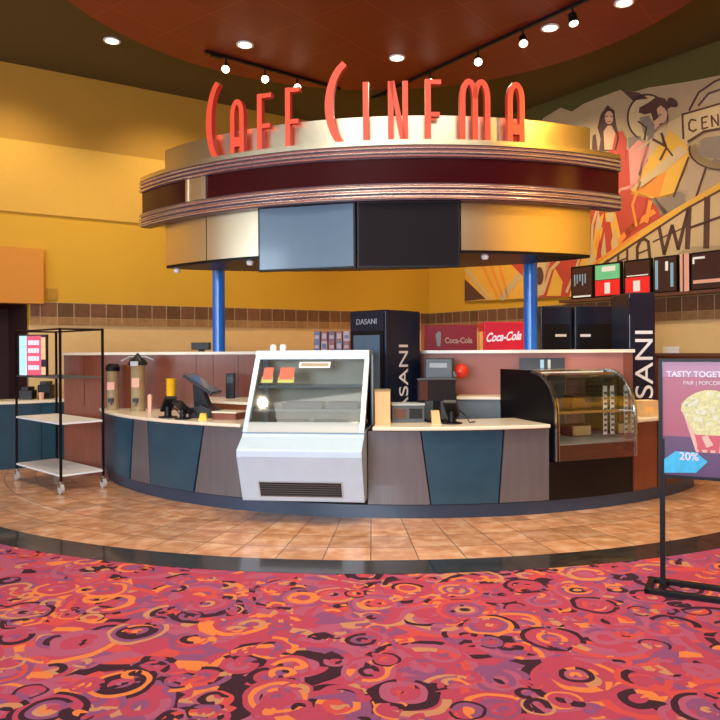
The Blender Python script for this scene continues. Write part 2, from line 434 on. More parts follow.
wbox(mb, 'L', -0.1, 14, -0.15, 0, zu1, HC, 'yellow_dark'); wbox(mb, 'L', -0.1, 14, -0.15, 0, zu2, zu1, 'yellow')
wbox(mb, 'L', dz0+3.2, 14, -0.15, 0, 0, ZT, 'cream_wall')
struct(mb, 'wall_left')
mb = MB(); wbox(mb, 'L', 0.6, 13.5, 0.0, 0.03, zu2+0.02, zu1, 'yellow_panel'); struct(mb, 'trim_2')
mb = MB(); wbox(mb, 'L', 0.0, dz0-0.02, 0.0, 0.02, ZM, ZT, 'tile_big'); o = struct(mb, 'trim_3')
mb = MB(); wbox(mb, 'L', 0.0, dz0-0.02, 0.0, 0.02, ZB, ZM, 'tile_small'); struct(mb, 'trim_4')
# dark doorway recess in the left wall and the orange bulkhead above
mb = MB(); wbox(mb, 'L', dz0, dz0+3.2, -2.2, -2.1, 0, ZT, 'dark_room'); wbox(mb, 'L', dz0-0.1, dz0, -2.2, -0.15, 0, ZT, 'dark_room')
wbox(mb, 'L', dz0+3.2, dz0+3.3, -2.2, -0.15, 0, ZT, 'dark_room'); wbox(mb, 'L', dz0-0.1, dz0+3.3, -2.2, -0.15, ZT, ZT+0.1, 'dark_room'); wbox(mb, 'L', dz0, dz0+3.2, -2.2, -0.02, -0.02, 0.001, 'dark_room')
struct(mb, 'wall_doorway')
ub, zb_ = uL(42, 250)
mb = MB(); wbox(mb, 'L', ub, ub+3.5, 0, 0.12, ZT-0.03, zb_, 'orange_wall'); struct(mb, 'trim_5')
mb = MB(); wbox(mb, 'R', -0.1, 13, -0.15, 0, 0, ZB, 'cream_wall'); wbox(mb, 'R', -0.1, 13, -0.15, 0, ZB, 4.6, 'yellow'); wbox(mb, 'R', -0.1, 13, -0.15, 0, 4.6, HC, 'olive'); struct(mb, 'wall_right')
mb = MB(); wbox(mb, 'R', 0.0, 13, 0.0, 0.02, ZM, ZT, 'tile_big'); struct(mb, 'trim_6')
mb = MB(); wbox(mb, 'R', 0.0, 13, 0.0, 0.02, ZB, ZM, 'tile_small'); struct(mb, 'trim_7')
for ob in bpy.data.objects:      # wall tiles need their texture along the wall
    if ob.name in ('trim_3', 'trim_4', 'trim_6', 'trim_7'):
        X = XL if ob.name in ('trim_3', 'trim_4') else XR
        ob.data.transform((X.inverted())); ob.matrix_world = X
        ob.data.transform(T((0, 0, -ZM if ob.name in ('trim_3', 'trim_6') else -ZB))); ob.matrix_world = X @ T((0, 0, ZM if ob.name in ('trim_3', 'trim_6') else ZB))
# far parts of the lobby, behind and beside the camera
YR = -7.0
mb = MB(); mb.box(B.x-0.15, B.x, YR, B.y+0.1, 0, HC, 'yellow'); struct(mb, 'wall_side_left')
mb = MB(); mb.box(E_.x, E_.x+0.15, YR, E_.y+0.1, 0, HC, 'yellow'); struct(mb, 'wall_side_right')
mb = MB()
for x0, x1, z0, z1 in ((B.x, -7.6, 0, HC), (1.6, E_.x, 0, HC), (-7.6, 1.6, 0, 1.0), (-7.6, 1.6, 4.2, HC)): mb.box(x0, x1, YR-0.15, YR, z0, z1, 'yellow_dark')
struct(mb, 'wall_rear')
for i in range(4):
    x0 = -7.6+i*2.3
    mb = MB(); mb.box(x0, x0+2.3, YR-0.12, YR-0.1, 1.0, 4.2, 'window_sky'); struct(mb, 'window_%d' % (i+1))
    mb = MB(); mb.box(x0, x0+0.06, YR-0.1, YR, 1.0, 4.2, 'black'); mb.box(x0, x0+2.3, YR-0.1, YR, 2.55, 2.6, 'black'); struct(mb, 'trim_%d' % (8+i))
for i in range(3):  # unseen glowing panes added so the canopy's left metal reflects silver
    y0 = -4.2+i*3.0
    mb = MB(); mb.box(B.x, B.x+0.01, y0, y0+2.8, 1.0, 4.6, 'window_sky'); struct(mb, 'window_%d' % (i+5))
    mb = MB(); mb.box(B.x, B.x+0.05, y0-0.2, y0, 0.9, 4.7, 'black'); struct(mb, 'trim_%d' % (i+13))
mb = MB(); mb.prism([(A.x, A.y), (B.x, B.y), (B.x, YR), (E_.x, YR), (E_.x, E_.y)], HC, HC+0.1, 'olive', 'z'); struct(mb, 'ceiling')
DC = (0.28, 7.24); DR = 3.57; DZ = 5.5
mb = MB(); mb.lathe([(DR, DZ), (DR+0.05, DZ+0.03), (DR+0.05, HC-0.02)], 'red_ceiling', 96, (DC[0], DC[1], 0)); struct(mb, 'ceiling_disc', smooth=True)

# ================================================================== CEILING LIGHTS
WARM = (1.0, 0.78, 0.50)
def downlight(loc, label, power, tgt):
    t = thing('ceiling_downlight', label, 'ceiling light', loc, 0, 'recessed ceiling downlights')
    mb = MB(); mb.lathe([(0.11, 0), (0.11, -0.015), (0.085, -0.015), (0.085, 0)], 'white', 24); part(t, 'trim_ring', mb, smooth=True)
    mb = MB(); mb.lathe([(0.084, -0.004), (0.06, -0.014), (0.0, -0.018)], 'lamp_glow', 24); part(t, 'lamp', mb, smooth=True)
    if power: spot('downlight_beam', (loc[0], loc[1], loc[2]-0.06), tgt, power, WARM, 95, 0.8)
for px, py, z, lb in ((112, 41, HC, 'bright recessed downlight in the dark olive ceiling at upper left'),
                      (245, 45, DZ, 'bright recessed downlight in the red ceiling above the letter F'),
                      (397, 58, DZ, 'bright recessed downlight in the red ceiling above the letter N'),
                      (550, 28, DZ, 'bright oval recessed downlight in the red ceiling, beside the right track'),
                      (624, 3, DZ, 'bright recessed downlight at the top edge, farthest right of all')):
    p = at_z(px, py, z-0.01); downlight(tuple(p+Vector((0, 0, 0.008))), lb, 120, (p.x, p.y-0.6, 0))

# unseen downlights added to brighten the floor, and washers added for gold canopy reflections
for x, y, w_ in ((-2.3, 5.6, 'first from the left'), (-0.9, 5.0, 'second from the left'), (0.6, 4.8, 'straight above the white case'), (2.0, 5.2, 'second from the right'), (3.1, 6.0, 'last on the right')):
    downlight((x, y, DZ-0.002), 'unseen recessed downlight added to brighten the tiled walkway, %s of that row' % w_, 230, (x*1.25, y+0.75, 0))
for y in (3.0, 0.0, -3.0): spot('wall_wash', (7.2, y, HC-0.1), (8.9, y, 3.6), 850, (1.0, 0.74, 0.36), 110, 0.9, 0.1)  # added to light the unseen wall mirrored in the canopy metal
spot('added_canopy_wash', (4.2, 4.6, HC-0.15), (2.4, 7.6, 3.4), 620, (1.0, 0.50, 0.08), 40, 0.8, 0.08)  # added warm spot that turns the canopy's right side gold
def track(p0, p1, pxs, label, wheres, z):
    d = (p1-p0); L = d.length; a = math.atan2(d.y, d.x)
    t = thing('light_track', label, 'track light rail', tuple(p0), a)
    mb = MB(); mb.box(0, L, -0.02, 0.02, -0.035, 0, 'black'); part(t, 'rail', mb)
    mb = MB(); mb.box(L*0.04, L*0.04+0.15, -0.03, 0.03, -0.06, -0.035, 'black'); part(t, 'feed_box', mb)
    for px, lb, tg, pw in pxs:
        v = ray(px, 60); k = (p0.y*v.x-p0.x*v.y)/(d.x*v.y-d.y*v.x); q = p0+d*k
        h = thing('track_spotlight', lb, 'spotlight', (q.x, q.y, z-0.036), 0, 'track spotlights above the stand')
        mb = MB(); mb.tube([(0, 0, 0), (0, 0, -0.09)], 0.012, 'black', 8); part(h, 'stem', mb)
        dd = (Vector(tg)-Vector((q.x, q.y, z-0.15))).normalized()
        c0 = Vector((0, 0, -0.12))
        mb = MB(); mb.tube([c0-dd*0.07, c0-dd*0.05, c0+dd*0.07], [0.03, 0.048, 0.055], 'black', 14); part(h, 'lamp_head', mb, smooth=True)
        mb = MB(); mb.tube([c0+dd*0.0701, c0+dd*0.078], [0.05, 0.046], 'lamp_glow', 14); part(h, 'lamp', mb)
        s0 = Vector((q.x, q.y, z-0.156))+dd*0.1
        spot('track_beam', s0, tg, pw, WARM, 50, 0.6, 0.04)
zt = DZ-0.001
p0, p1 = at_z(205, 50, zt), at_z(340, 88, zt)
track(p0, p1, ((226, 'track spotlight nearest the left end of the left rail', (-1.6, 7.2, 3.6), 160),
               (265, 'track spotlight in the middle of the left rail, above the first F', (-0.9, 7.0, 3.6), 160),
               (297, 'track spotlight near the right end of the left rail, over the E', (-0.4, 7.0, 3.6), 160)),
      'black light track on the red ceiling, left of the big C', None, zt)
p0, p1 = at_z(372, 97, zt), at_z(600, -8, zt)
track(p0, p1, ((430, 'dim track spotlight above the E of CINEMA', (0.9, 7.2, 3.6), 160),
               (478, 'track spotlight over the letter M, lowest bright one on the right rail', (1.3, 7.2, 3.6), 200),
               (523, 'track spotlight over the last A, in the middle of the right rail', (1.9, 7.3, 3.4), 200),
               (573, 'track spotlight near the top edge of the picture, on the right rail', (2.6, 7.6, 3.4), 200)),
      'long black light track running up right across the red ceiling', None, zt)

# wall washers in the ceiling, aimed at the yellow wall and the mural
for i, (u, pw) in enumerate(((3.0, 230), (5.4, 230), (7.8, 230), (10.2, 150))):
    p = A+dl*u+Vector((-dl.y, dl.x))*sL*1.6; q = A+dl*u
    spot('wall_wash', (p.x, p.y, HC-0.1), (q.x, q.y, 2.6), pw, (1.0, 0.80, 0.45), 100, 0.9, 0.1)
for i, (u, pw) in enumerate(((1.5, 300), (3.8, 420), (6.2, 420))):
    p = A+dr*u+Vector((-dr.y, dr.x))*sR*1.7; q = A+dr*u
    spot('wall_wash', (p.x, p.y, HC-0.1), (q.x, q.y, 2.4), pw, (1.0, 0.82, 0.55), 100, 0.9, 0.1)

# ================================================================== CANOPY
RF, RD = 4.13, 3.98
TA, TB = -math.radians(50.3), math.radians(31.5)
Z0, Z1 = 3.055, 3.59
t = thing('canopy', 'round metal canopy with maroon band and chrome rails above the counter', 'canopy', (CC.x, CC.y-RF, Z0))
mb = MB(); mb.arc(RF-0.10, RF-0.03, Z0+0.12, Z1-0.10, TA, TB, 'maroon_gloss', 72); part(t, 'maroon_band', mb, 'glossy dark maroon band', world=True, smooth=True)
def rail(z, h):
    mb = MB()
    mb.arc(RF-0.14, RF-0.015, z, z+h, TA-0.002, TB+0.002, 'dark_groove', 72)
    k = 3; hh = h/k
    for i in range(k):
        zc = z+hh*(i+0.5); pr = [(RF-0.02+0.03*math.cos(a), zc+hh*0.36*math.sin(a)) for a in [PI*j/6-PI/2 for j in range(7)]]
        mb.sweep(pr, TA-0.003, TB+0.003, 'chrome', 72)
    return mb
part(t, 'chrome_rail', rail(Z1-0.13, 0.13), world=True, smooth=True); part(t, 'chrome_rail', rail(Z0, 0.165), world=True, smooth=True)
a0 = th(186, RF, 190); a1 = th(203, RF, 190)
mb = MB(); mb.arc(RF-0.03, RF-0.022, Z0+0.165, Z1-0.13, a0, a1, 'brushed', 6); mb.arc(RF-0.03, RF-0.012, Z0+0.165, Z1-0.13, a1-0.008, a1+0.006, 'chrome', 3); mb.arc(RF-0.03, RF-0.012, Z0+0.165, Z1-0.13, a0-0.006, a0+0.003, 'chrome', 3)
part(t, 'band_joint_plate', mb, 'brushed metal joint plate', world=True)
tl, tr = th(165, RD, 160), th(590, RD, 140)
mb = MB(); mb.arc(RD-0.03, RF-0.0, Z1-0.001, Z1+0.012, TA, TB, 'brushed', 72); mb.arc(RF-0.03, RF-0.005, Z1+0.012, Z1+0.05, TA, TB, 'brushed', 72); part(t, 'ledge', mb, world=True)
mb = MB()
mb.arc(RD-0.05, RD, Z1+0.012, 3.915, tl, tr, 'brushed', 72); part(t, 'upper_drum', mb, 'brushed metal upper drum', world=True, smooth=True)
mb = MB()
nseg = 4; ZL = 2.585
for a, b_ in ((tl, th(206, RD, 240)), (th(206, RD, 240)+0.003, th(259, RD, 240)), (th(259, RD, 240)+0.003, th(460, RD, 240)), (th(460, RD, 240)+0.003, tr)):
    mb.arc(RD-0.05, RD, ZL, Z0+0.02, a, b_, 'brushed', 24)
part(t, 'lower_drum', mb, 'brushed metal lower drum', world=True, smooth=True)
# the lens-shaped black underside, and the closed back and roof
pl, pr_ = pol(tl, RD-0.02), pol(tr, RD-0.02)
ch = (pr_-pl); nb = Vector((-ch.y, ch.x, 0)).normalized()
out = [pol(tl+(tr-tl)*i/40, RD-0.01) for i in range(41)] + [pr_-ch*(i/20)+nb*0.72*math.sin(PI*i/20)**0.7 for i in range(1, 20)]
mb = MB(); mb.prism([(p.x, p.y) for p in out], ZL-0.03, ZL+0.02, 'black', 'z'); part(t, 'underside', mb, 'black underside', world=True)
back = out[40:]+[out[0]]
mb = MB()
for i in range(len(back)-1):
    p, q = back[i], back[i+1]
    mb.add([(p.x, p.y, ZL), (q.x, q.y, ZL), (q.x, q.y, 3.6), (p.x, p.y, 3.6)], [(0, 1, 2, 3)], 'brushed')
mb.prism([(p.x, p.y) for p in out], 3.6, 3.62, 'near_black', 'z')
out2 = [pol(TA+(TB-TA)*i/40, RF-0.05) for i in range(41)]
mb.prism([(p.x, p.y) for p in out2+[pr_, pl]], Z0+0.02, Z0+0.04, 'near_black', 'z')
part(t, 'back_shell', mb, world=True)
for px, py in ((177, 270), (250, 266), (322, 266), (485, 254)):
    a = th(px, RD-0.12, py); p = pol(a, RD-0.12, ZL-0.03)
    mb = MB(); mb.lathe([(0.035, 0), (0.04, -0.02), (0.03, -0.045), (0.0, -0.05)], 'white', 14, tuple(p)); part(t, 'canopy_lamp', mb, 'small white lamp under the canopy', world=True, smooth=True)

# letters
LB = Z1+0.012
def L(px, py):      # height above the ledge of an image row at depth RF
    return at_y(px, py, CC.y-RF*0.985)
lt = thing('letter_sign', 'tall red-orange channel letters reading CAFE CINEMA on top of the canopy', 'sign', (CC.x, CC.y-RF+0.08, LB))
RLt = RF-0.075
def letter(ch, x0, x1, ytop, ybot=None, big=False):
    xc = (x0+x1)/2; a = th(xc, RLt, 120); c0 = pol(a, RLt, LB); dep = c0.y; k = dep/720
    tw = math.cos(a)
    wd = (x1-x0)*k/max(tw*0.98+0.02, 0.5)
    v = ray(xc, ytop); H = EYE+v.z*(dep/v.y)-LB
    X = T(c0) @ RZ(a)
    mb = MB(); d0, d1 = -0.03, 0.03; sw = 0.055; w2 = wd/2
    F, S = 'letter_face', 'letter_side'
    if ch == 'C':
        pts = []; ws = []
        for i in range(17):
            u = -1+2*i/16; pts.append((w2-wd*math.sqrt(max(1-(u*0.93)**2, 0))*1.0 + (-0.01), H/2+u*H/2)); ws.append(0.065+0.02*(1-abs(u)))
        xs = [p[0] for p in pts]; mn, mx = min(xs), max(xs)
        pts = [((p[0]-mn)/(mx-mn)*(wd-0.07)-w2+0.035, p[1]) for p in pts]
        mb.stroke(pts, ws, d0, d1, F, S, X)
    else:
        def st(pts, w=sw): mb.stroke(pts, w, d0, d1, F, S, X)
        if ch in 'FE':
            st([(-w2+sw/2, 0), (-w2+sw/2, H)]); st([(-w2+sw*0.9, H-sw/2), (w2, H-sw/2)], 0.045); st([(-w2+sw*0.9, H*0.46), (w2*0.8, H*0.46)], 0.045)
            if ch == 'E': st([(-w2+sw*0.9, 0.016), (w2, 0.016)], 0.03)
        if ch == 'I': st([(0, 0), (0, H)])
        if ch == 'N': st([(-w2+sw/2, 0), (-w2+sw/2, H)]); st([(w2-sw/2, 0), (w2-sw/2, H)]); st([(-w2+sw*0.7, H), (w2-sw*0.7, 0)], 0.05)
        if ch == 'A':
            arch = [(-w2+sw/2, 0), (-w2+sw/2, H*0.72)]+[((w2-sw/2)*-math.cos(PI*i/10), H*0.72+(H*0.28-sw/2)*math.sin(PI*i/10)) for i in range(1, 10)]+[(w2-sw/2, H*0.72), (w2-sw/2, 0)]
            st(arch); st([(-w2+sw, H*0.27), (w2-sw, H*0.27)], 0.10)
        if ch == 'M':
            for s_ in (-1, 1):
                cx = s_*(w2-sw/2)/2; hw = (w2-sw/2)/2
                arch = [(cx-hw, 0), (cx-hw, H*0.70)]+[(cx-hw*math.cos(PI*i/10), H*0.70+(H*0.30-sw/2)*math.sin(PI*i/10)) for i in range(1, 10)]+[(cx+hw, H*0.70), (cx+hw, 0)]
                if s_ > 0: arch = arch[1:]
                st(arch)
    part(lt, 'letter', mb, 'red-orange letter ' + ch, world=True)
for a in (('C', 207, 223, 85), ('A', 231, 246, 100), ('F', 258, 273, 94), ('E', 286, 301, 88), ('C', 326, 349, 65), ('I', 362, 370, 83), ('N', 388, 408, 82), ('E', 425, 441, 80), ('M', 459, 490, 80), ('A', 506, 524, 83)):
    letter(*a)

# screens hanging in front of the lower drum
def hang(x0, x1, mt, label):
    a, b_ = th(x0, RD+0.09, 240), th(x1, RD+0.09, 240)
    p, q = pol(a, RD+0.09), pol(b_, RD+0.09); c_ = (p+q)/2; ang = math.atan2(q.y-p.y, q.x-p.x); W = (q-p).length
    t = thing('menu_screen', label, 'screen', (c_.x, c_.y, 2.405), ang)
    mb = MB(); mb.box(-W/2, W/2, 0, 0.05, 0, 0.66, 'black'); part(t, 'housing', mb, bevel=0.004)
    mb = MB(); mb.box(-W/2+0.02, W/2-0.02, -0.004, 0.002, 0.022, 0.64, mt); part(t, 'display', mb)
    mb = MB(); mb.box(-0.1, 0.1, 0.05, 0.11, 0.3, 0.5, 'black'); part(t, 'bracket', mb)
hang(258, 355.5, 'screen_grey', 'blank blue-grey menu screen under the canopy, left of the black one')
hang(357, 460, 'screen_off', 'blank black menu screen hanging under the middle of the canopy')

# ================================================================== COUNTER
RT, RP, RW = 4.27, 4.32, 4.37
tLc = th(103, RP, 450); tCaseL = th(244, RP, 450); tCaseR = th(377, RP, 450); tG0 = th(549, RP, 450); tG1 = th(634, RP, 450); tEnd = th(694, RT, 488)
HCNT = 0.875; RI = RP-0.66; RI2 = RP-0.36
t = thing('service_counter', 'long curved service counter clad in slanted teal and taupe panels', 'counter', (CC.x, CC.y-RT, 0))
mb = MB()
mb.arc(RI, RP-0.02, 0.13, HCNT-0.036, tLc, tG0, 'black_matte', 60)
mb.arc(RI, RP-0.02, 0.13, 0.5, tG0, tG1, 'black', 20); mb.arc(RI2, RP-0.02, 0.13, HCNT-0.036, tG1, tEnd, 'dark_wood', 20)
part(t, 'carcass', mb, world=True)
mb = MB(); mb.arc(RI+0.05, RT, 0, 0.13, tLc+0.005, tG1, 'toe_kick', 70); mb.arc(RI2+0.02, RT, 0, 0.13, tG1, tEnd-0.004, 'toe_kick', 16); part(t, 'toe_kick', mb, 'dark blue-grey toe kick', world=True)
def panel(x0t, x1t, x0b, x1b, mt, lb):
    zt_, zb2 = HCNT-0.045, 0.14
    a, b_, c_, d = th(x0t, RP, 430), th(x1t, RP, 430), th(x0b, RP, 500), th(x1b, RP, 500)
    n = 12; vs = []; fs = []
    for i in range(n+1):
        u = i/n
        for R in (RP-0.02, RP):
            vs += [pol(a+(b_-a)*u, R, zt_), pol(c_+(d-c_)*u, R, zb2)]
    for i in range(n):
        o = i*4; fs += [(o+2, o+3, o+7, o+6), (o, o+4, o+5, o+1), (o, o+2, o+6, o+4), (o+1, o+5, o+7, o+3)]
    fs += [(0, 1, 3, 2), (4*n, 4*n+2, 4*n+3, 4*n+1)]
    mb = MB(); mb.add(vs, fs, mt); part(t, 'front_panel', mb, lb, world=True, smooth=True)
panel(104, 132.5, 104, 129, 'teal_panel', 'teal panel'); panel(134, 147, 131, 150, 'taupe_panel', 'taupe panel')
panel(148, 203, 151, 193, 'teal_panel', 'teal panel'); panel(204.5, 247, 195, 262, 'taupe_panel', 'taupe panel')
panel(368, 420, 368, 430, 'taupe_panel', 'taupe panel'); panel(421.5, 503, 431.5, 498, 'teal_panel', 'teal panel'); panel(505, 549, 500, 549, 'taupe_panel', 'taupe panel')
panel(635, 657, 635, 657, 'cabinet_wood', 'reddish wood panel'); panel(658, 693, 658, 693, 'dark_wood', 'dark wood panel')
def worktop(a, b_, label, mt='cream_top', RI=RI):
    mb = MB(); mb.sweep([(RI-0.02, HCNT-0.035), (RW-0.008, HCNT-0.035), (RW, HCNT-0.027), (RW, HCNT-0.006), (RW-0.006, HCNT), (RI-0.02, HCNT)], a, b_, mt, 48)
    tag(mb.build('worktop', smooth=True), label, 'worktop')
worktop(tLc-0.004, th(243, RP, 425), 'cream stone worktop on the left part of the curved counter')
worktop(th(373, RP, 425), tG0-0.003, 'cream stone worktop between the white case and the curved glass case')
worktop(tG1+0.004, tEnd, 'cream stone worktop right of the curved glass case', RI=RI2)

# half wall behind the counter
H0, H1 = Vector((-3.85, 9.36)), Vector((3.02, 7.98)); hd = (H1-H0).normalized(); HX = T((H0.x, H0.y, 0)) @ RZ(math.atan2(hd.y, hd.x)); HL = (H1-H0).length
def uh(px, py=352):
    v = ray(px, py); det = hd.x*(-v.y)+v.x*hd.y; return (-H0.x*(-v.y)-v.x*H0.y)/det
def hp(px, off=0.0, z=0.0):    # point on the half wall, off metres in front
    u = uh(px); q = HX @ Vector((u, -off, z)); return q
HZ = 1.555
umid = uh(424)
mb = MB(); mb.box(0, umid, 0, 0.12, 0, HZ, 'cabinet_wood', HX); mb.box(umid, HL, 0, 0.12, 0, HZ, 'rose_wood', HX); 
for x in (84, 130, 196, 213, 238): mb.box(uh(x)-0.004, uh(x)+0.004, -0.004, 0.0, 0.9, HZ, 'dark_wood', HX)
mb.box(HL-0.10, HL, -0.01, 0.0, 0.9, HZ, 'cabinet_wood', HX)
struct(mb, 'wall_divider')
mb = MB(); mb.box(-0.03, HL+0.02, -0.04, 0.17, HZ, HZ+0.035, 'cream_top', HX); struct(mb, 'trim_12')
# back worktops along the half wall
def backbar(xa, xb, dep, z, top_mt, body_mt, label):
    t = thing('back_cabinet', label, 'cabinet', tuple(hp((xa+xb)/2, dep/2)), math.atan2(hd.y, hd.x))
    W = uh(xb)-uh(xa)
    mb = MB(); mb.box(-W/2, W/2, -dep/2, dep/2-0.012, 0, z-0.03, body_mt); part(t, 'cabinet_body', mb)
    mb = MB(); mb.box(-W/2-0.005, W/2+0.005, -dep/2-0.02, dep/2-0.012, z-0.03, z, top_mt); part(t, 'cabinet_top', mb, 'pale worktop')
    for i in range(3):
        mb = MB(); mb.box(-W/2+W*i/3+0.01, -W/2+W*(i+1)/3-0.01, -dep/2-0.014, -dep/2, 0.1, z-0.06, body_mt); part(t, 'door', mb)
    return t
tbc = thing('back_cabinet', 'raised reddish back cabinet with cream top behind the left worktop', 'cabinet', (-1.7, 8.4, 0))
a1_ = th(240, RP, 425); aa = [math.radians(-44)+(a1_-math.radians(-44))*i/20 for i in range(21)]
def wy(x): return H0.y+(x-H0.x)*hd.y/hd.x-0.015
o1 = [pol(a, RI-0.04) for a in aa]
for nm, z0_, z1_, m_, g_ in (('cabinet_body', 0, 1.0, 'cabinet_wood', 0.0), ('cabinet_top', 1.0, 1.03, 'cream_top', 0.015)):
    pts = [(pol(a, RI-0.04+g_).x, pol(a, RI-0.04+g_).y) for a in aa]+[(o1[-1].x, wy(o1[-1].x)), (o1[0].x, wy(o1[0].x))]
    mb = MB(); mb.prism(pts, z0_, z1_, m_, 'z'); part(tbc, nm, mb, world=True)
backbar(459, 512, 0.40, 1.08, 'cream_top', 'grey_plastic', 'back cabinet with thick cream top beside the black case side')
# end cabinet at the left end of the counter, behind the cart
q = pol(tLc, RP-0.33)
# ------------------------------------------------------------------ poles
for px, lb in ((217, 'blue round pole holding up the left side of the canopy'), (531, 'blue round pole holding up the right side of the canopy')):
    q = hp(px, -0.065)
    t = thing('support_pole', lb, 'pole', (q.x, q.y, HZ+0.035), 0, 'blue canopy poles')
    mb = MB(); mb.lathe([(0.078, 0), (0.078, 3.5-HZ)], 'blue_pole', 28); part(t, 'pole_shaft', mb, smooth=True)
    mb = MB(); mb.box(-0.04, 0.04, -0.45, 0, 3.2-HZ, 3.3-HZ, 'near_black'); part(t, 'bracket', mb, 'dark bracket up to the canopy')

# ================================================================== WHITE DISPLAY CASE
c0 = (-0.535, 6.66, 0); al = -math.radians(7)
t = thing('display_case', 'white refrigerated display case with slanted glass front, set in the counter', 'display case', c0, al)
W2 = 0.572; DEP = 0.85
body = [(0.0, 0.2), (-0.20, 0.64), (-0.20, 0.70), (-0.02, 0.80), (0.02, 0.84), (DEP, 0.84), (DEP, 0.2)]
mb = MB(); mb.prism(body, -W2, W2, 'white_gloss', 'x'); part(t, 'body', mb, 'glossy white lower body', bevel=0.012)
mb = MB(); mb.box(-W2+0.05, W2-0.05, 0.45, DEP-0.05, 0.0, 0.2, 'toe_kick'); part(t, 'base', mb)
# vent on the sloping lower face
sl = Vector((0, -0.20, 0.44)).normalized(); no = Vector((0, -0.44, -0.20)).normalized()
XV = Matrix(((1, 0, 0, 0.015), (0, -no.y, sl.y, 0), (0, -no.z, sl.z, 0.2), (0, 0, 0, 1)))
mb = MB(); mb.box(-0.42, 0.37, -0.006, 0.02, 0.05, 0.225, 'light_grey', XV); mb.box(-0.405, 0.355, -0.009, -0.005, 0.062, 0.213, 'near_black', XV)
for i in range(6): mb.box(-0.40, 0.35, -0.014, -0.009, 0.070+i*0.024, 0.078+i*0.024, 'grey_plastic', XV)
part(t, 'vent_grille', mb, 'black slatted vent grille')
# upper housing
gp0, gp1 = Vector((0.0, 0.845)), Vector((0.50, 1.525))
for s_ in (-1, 1):
    mb = MB(); x0 = s_*W2; x1 = s_*(W2-0.045)
    mb.prism([(-0.005, 0.84), (0.055, 0.84), (0.555, 1.53), (0.50, 1.56)], min(x0, x1), max(x0, x1), 'white_gloss', 'x'); part(t, 'front_post', mb, 'white slanted corner post', bevel=0.005)
    mb = MB(); mb.prism([(0.04, 0.84), (DEP, 0.84), (DEP, 1.56), (0.53, 1.56)], s_*(W2-0.012)-0.004, s_*(W2-0.012)+0.004, 'glass', 'x'); part(t, 'side_glass', mb)
    mb = MB(); mb.box(min(x0, x1), max(x0, x1), DEP-0.03, DEP, 0.84, 1.56, 'white_gloss'); part(t, 'rear_post', mb)
mb = MB(); mb.box(-W2, W2, 0.49, DEP, 1.55, 1.60, 'white_gloss'); mb.box(-W2, W2, 0.475, 0.50, 1.51, 1.595, 'white_gloss'); part(t, 'top_panel', mb, 'white top panel', bevel=0.006)
mb = MB(); mb.prism([(0.035, 0.93), (0.041, 0.925), (0.525, 1.545), (0.519, 1.55)], -W2+0.045, W2-0.045, 'glass', 'x'); 
mb.v = [Vector((v.x, v.y-0.005, v.z)) for v in mb.v]; part(t, 'front_glass', mb, 'slanted glass front pane')
mb = MB(); mb.prism([(-0.002, 0.84), (0.03, 0.84), (0.092, 0.925), (0.06, 0.93)], -W2+0.04, W2-0.04, 'light_grey', 'x'); part(t, 'sill', mb, 'pale grey sill strip')
mb = MB(); mb.box(-W2+0.03, W2-0.03, DEP-0.03, DEP-0.01, 0.84, 1.55, 'glass_back'); part(t, 'back_panel', mb)
for z, y0 in ((1.02, 0.22), (1.24, 0.36)):
    mb = MB(); mb.box(-W2+0.05, W2-0.05, y0, DEP-0.06, z, z+0.012, 'glass_dark'); mb.box(-W2+0.05, W2-0.05, y0-0.006, y0, z-0.006, z+0.018, 'grey_plastic'); part(t, 'shelf', mb)
mb = MB(); mb.box(-W2+0.05, W2-0.05, 0.07, DEP-0.06, 0.845, 0.86, 'light_grey'); part(t, 'deck', mb)
for x0, x1, yy, zz in ((-0.40, -0.05, 0.35, 0.861), (0.0, 0.42, 0.35, 0.861), (-0.30, 0.10, 0.45, 1.033), (0.14, 0.46, 0.45, 1.033)):
    mb = MB(); mb.box(x0, x1, yy, yy+0.22, zz, zz+0.012, 'near_black'); mb.box(x0, x1, yy-0.01, yy, zz, zz+0.05, 'near_black'); mb.box(x0, x1, yy+0.22, yy+0.23, zz, zz+0.05, 'near_black'); part(t, 'tray', mb, 'dark tray')
mb = MB(); mb.box(-W2+0.2, W2-0.2, 0.58, 0.61, 1.52, 1.545, 'case_glow'); part(t, 'light_strip', mb, 'glowing light strip')
def gl(u, x, off=-0.012):   # a point on the front glass, u up the slope
    p = Vector((0.038, 0.927)).lerp(Vector((0.522, 1.547)), u); return p
def sticker(x0, x1, u0, u1, mt, name, lb, off):
    a, b_ = gl(u0, 0), gl(u1, 0); d = (b_-a).normalized(); n_ = Vector((-d.y, d.x))
    pts = [(a.x+n_.x*off, a.y+n_.y*off), (b_.x+n_.x*off, b_.y+n_.y*off), (b_.x+n_.x*(off+0.002), b_.y+n_.y*(off+0.002)), (a.x+n_.x*(off+0.002), a.y+n_.y*(off+0.002))]
    mb = MB(); mb.prism(pts, x0, x1, mt, 'x'); return mb
for x0, x1 in ((-0.475, -0.36), (-0.31, -0.15)):
    mb = sticker(x0, x1, 0.57, 0.66, 'food_green', '', '', 0.008); m2 = sticker(x0+0.01, x1-0.01, 0.62, 0.80, 'food_red', '', '', 0.011)
    o_ = len(mb.v); mb.v += m2.v; k = mb.m('food_red'); mb.f += [[i+o_ for i in f] for f in m2.f]; mb.mi += [k]*len(m2.f)
    part(t, 'picture_sticker', mb, 'red and green food picture on the glass')
mb = sticker(-0.12, 0.19, 0.80, 0.89, 'sign_white', '', '', 0.008); m2 = sticker(-0.10, 0.17, 0.82, 0.87, 'glass_back', '', '', 0.011)
o_ = len(mb.v); mb.v += m2.v; k = mb.m('glass_back'); mb.f += [[i+o_ for i in f] for f in m2.f]; mb.mi += [k]*len(m2.f)
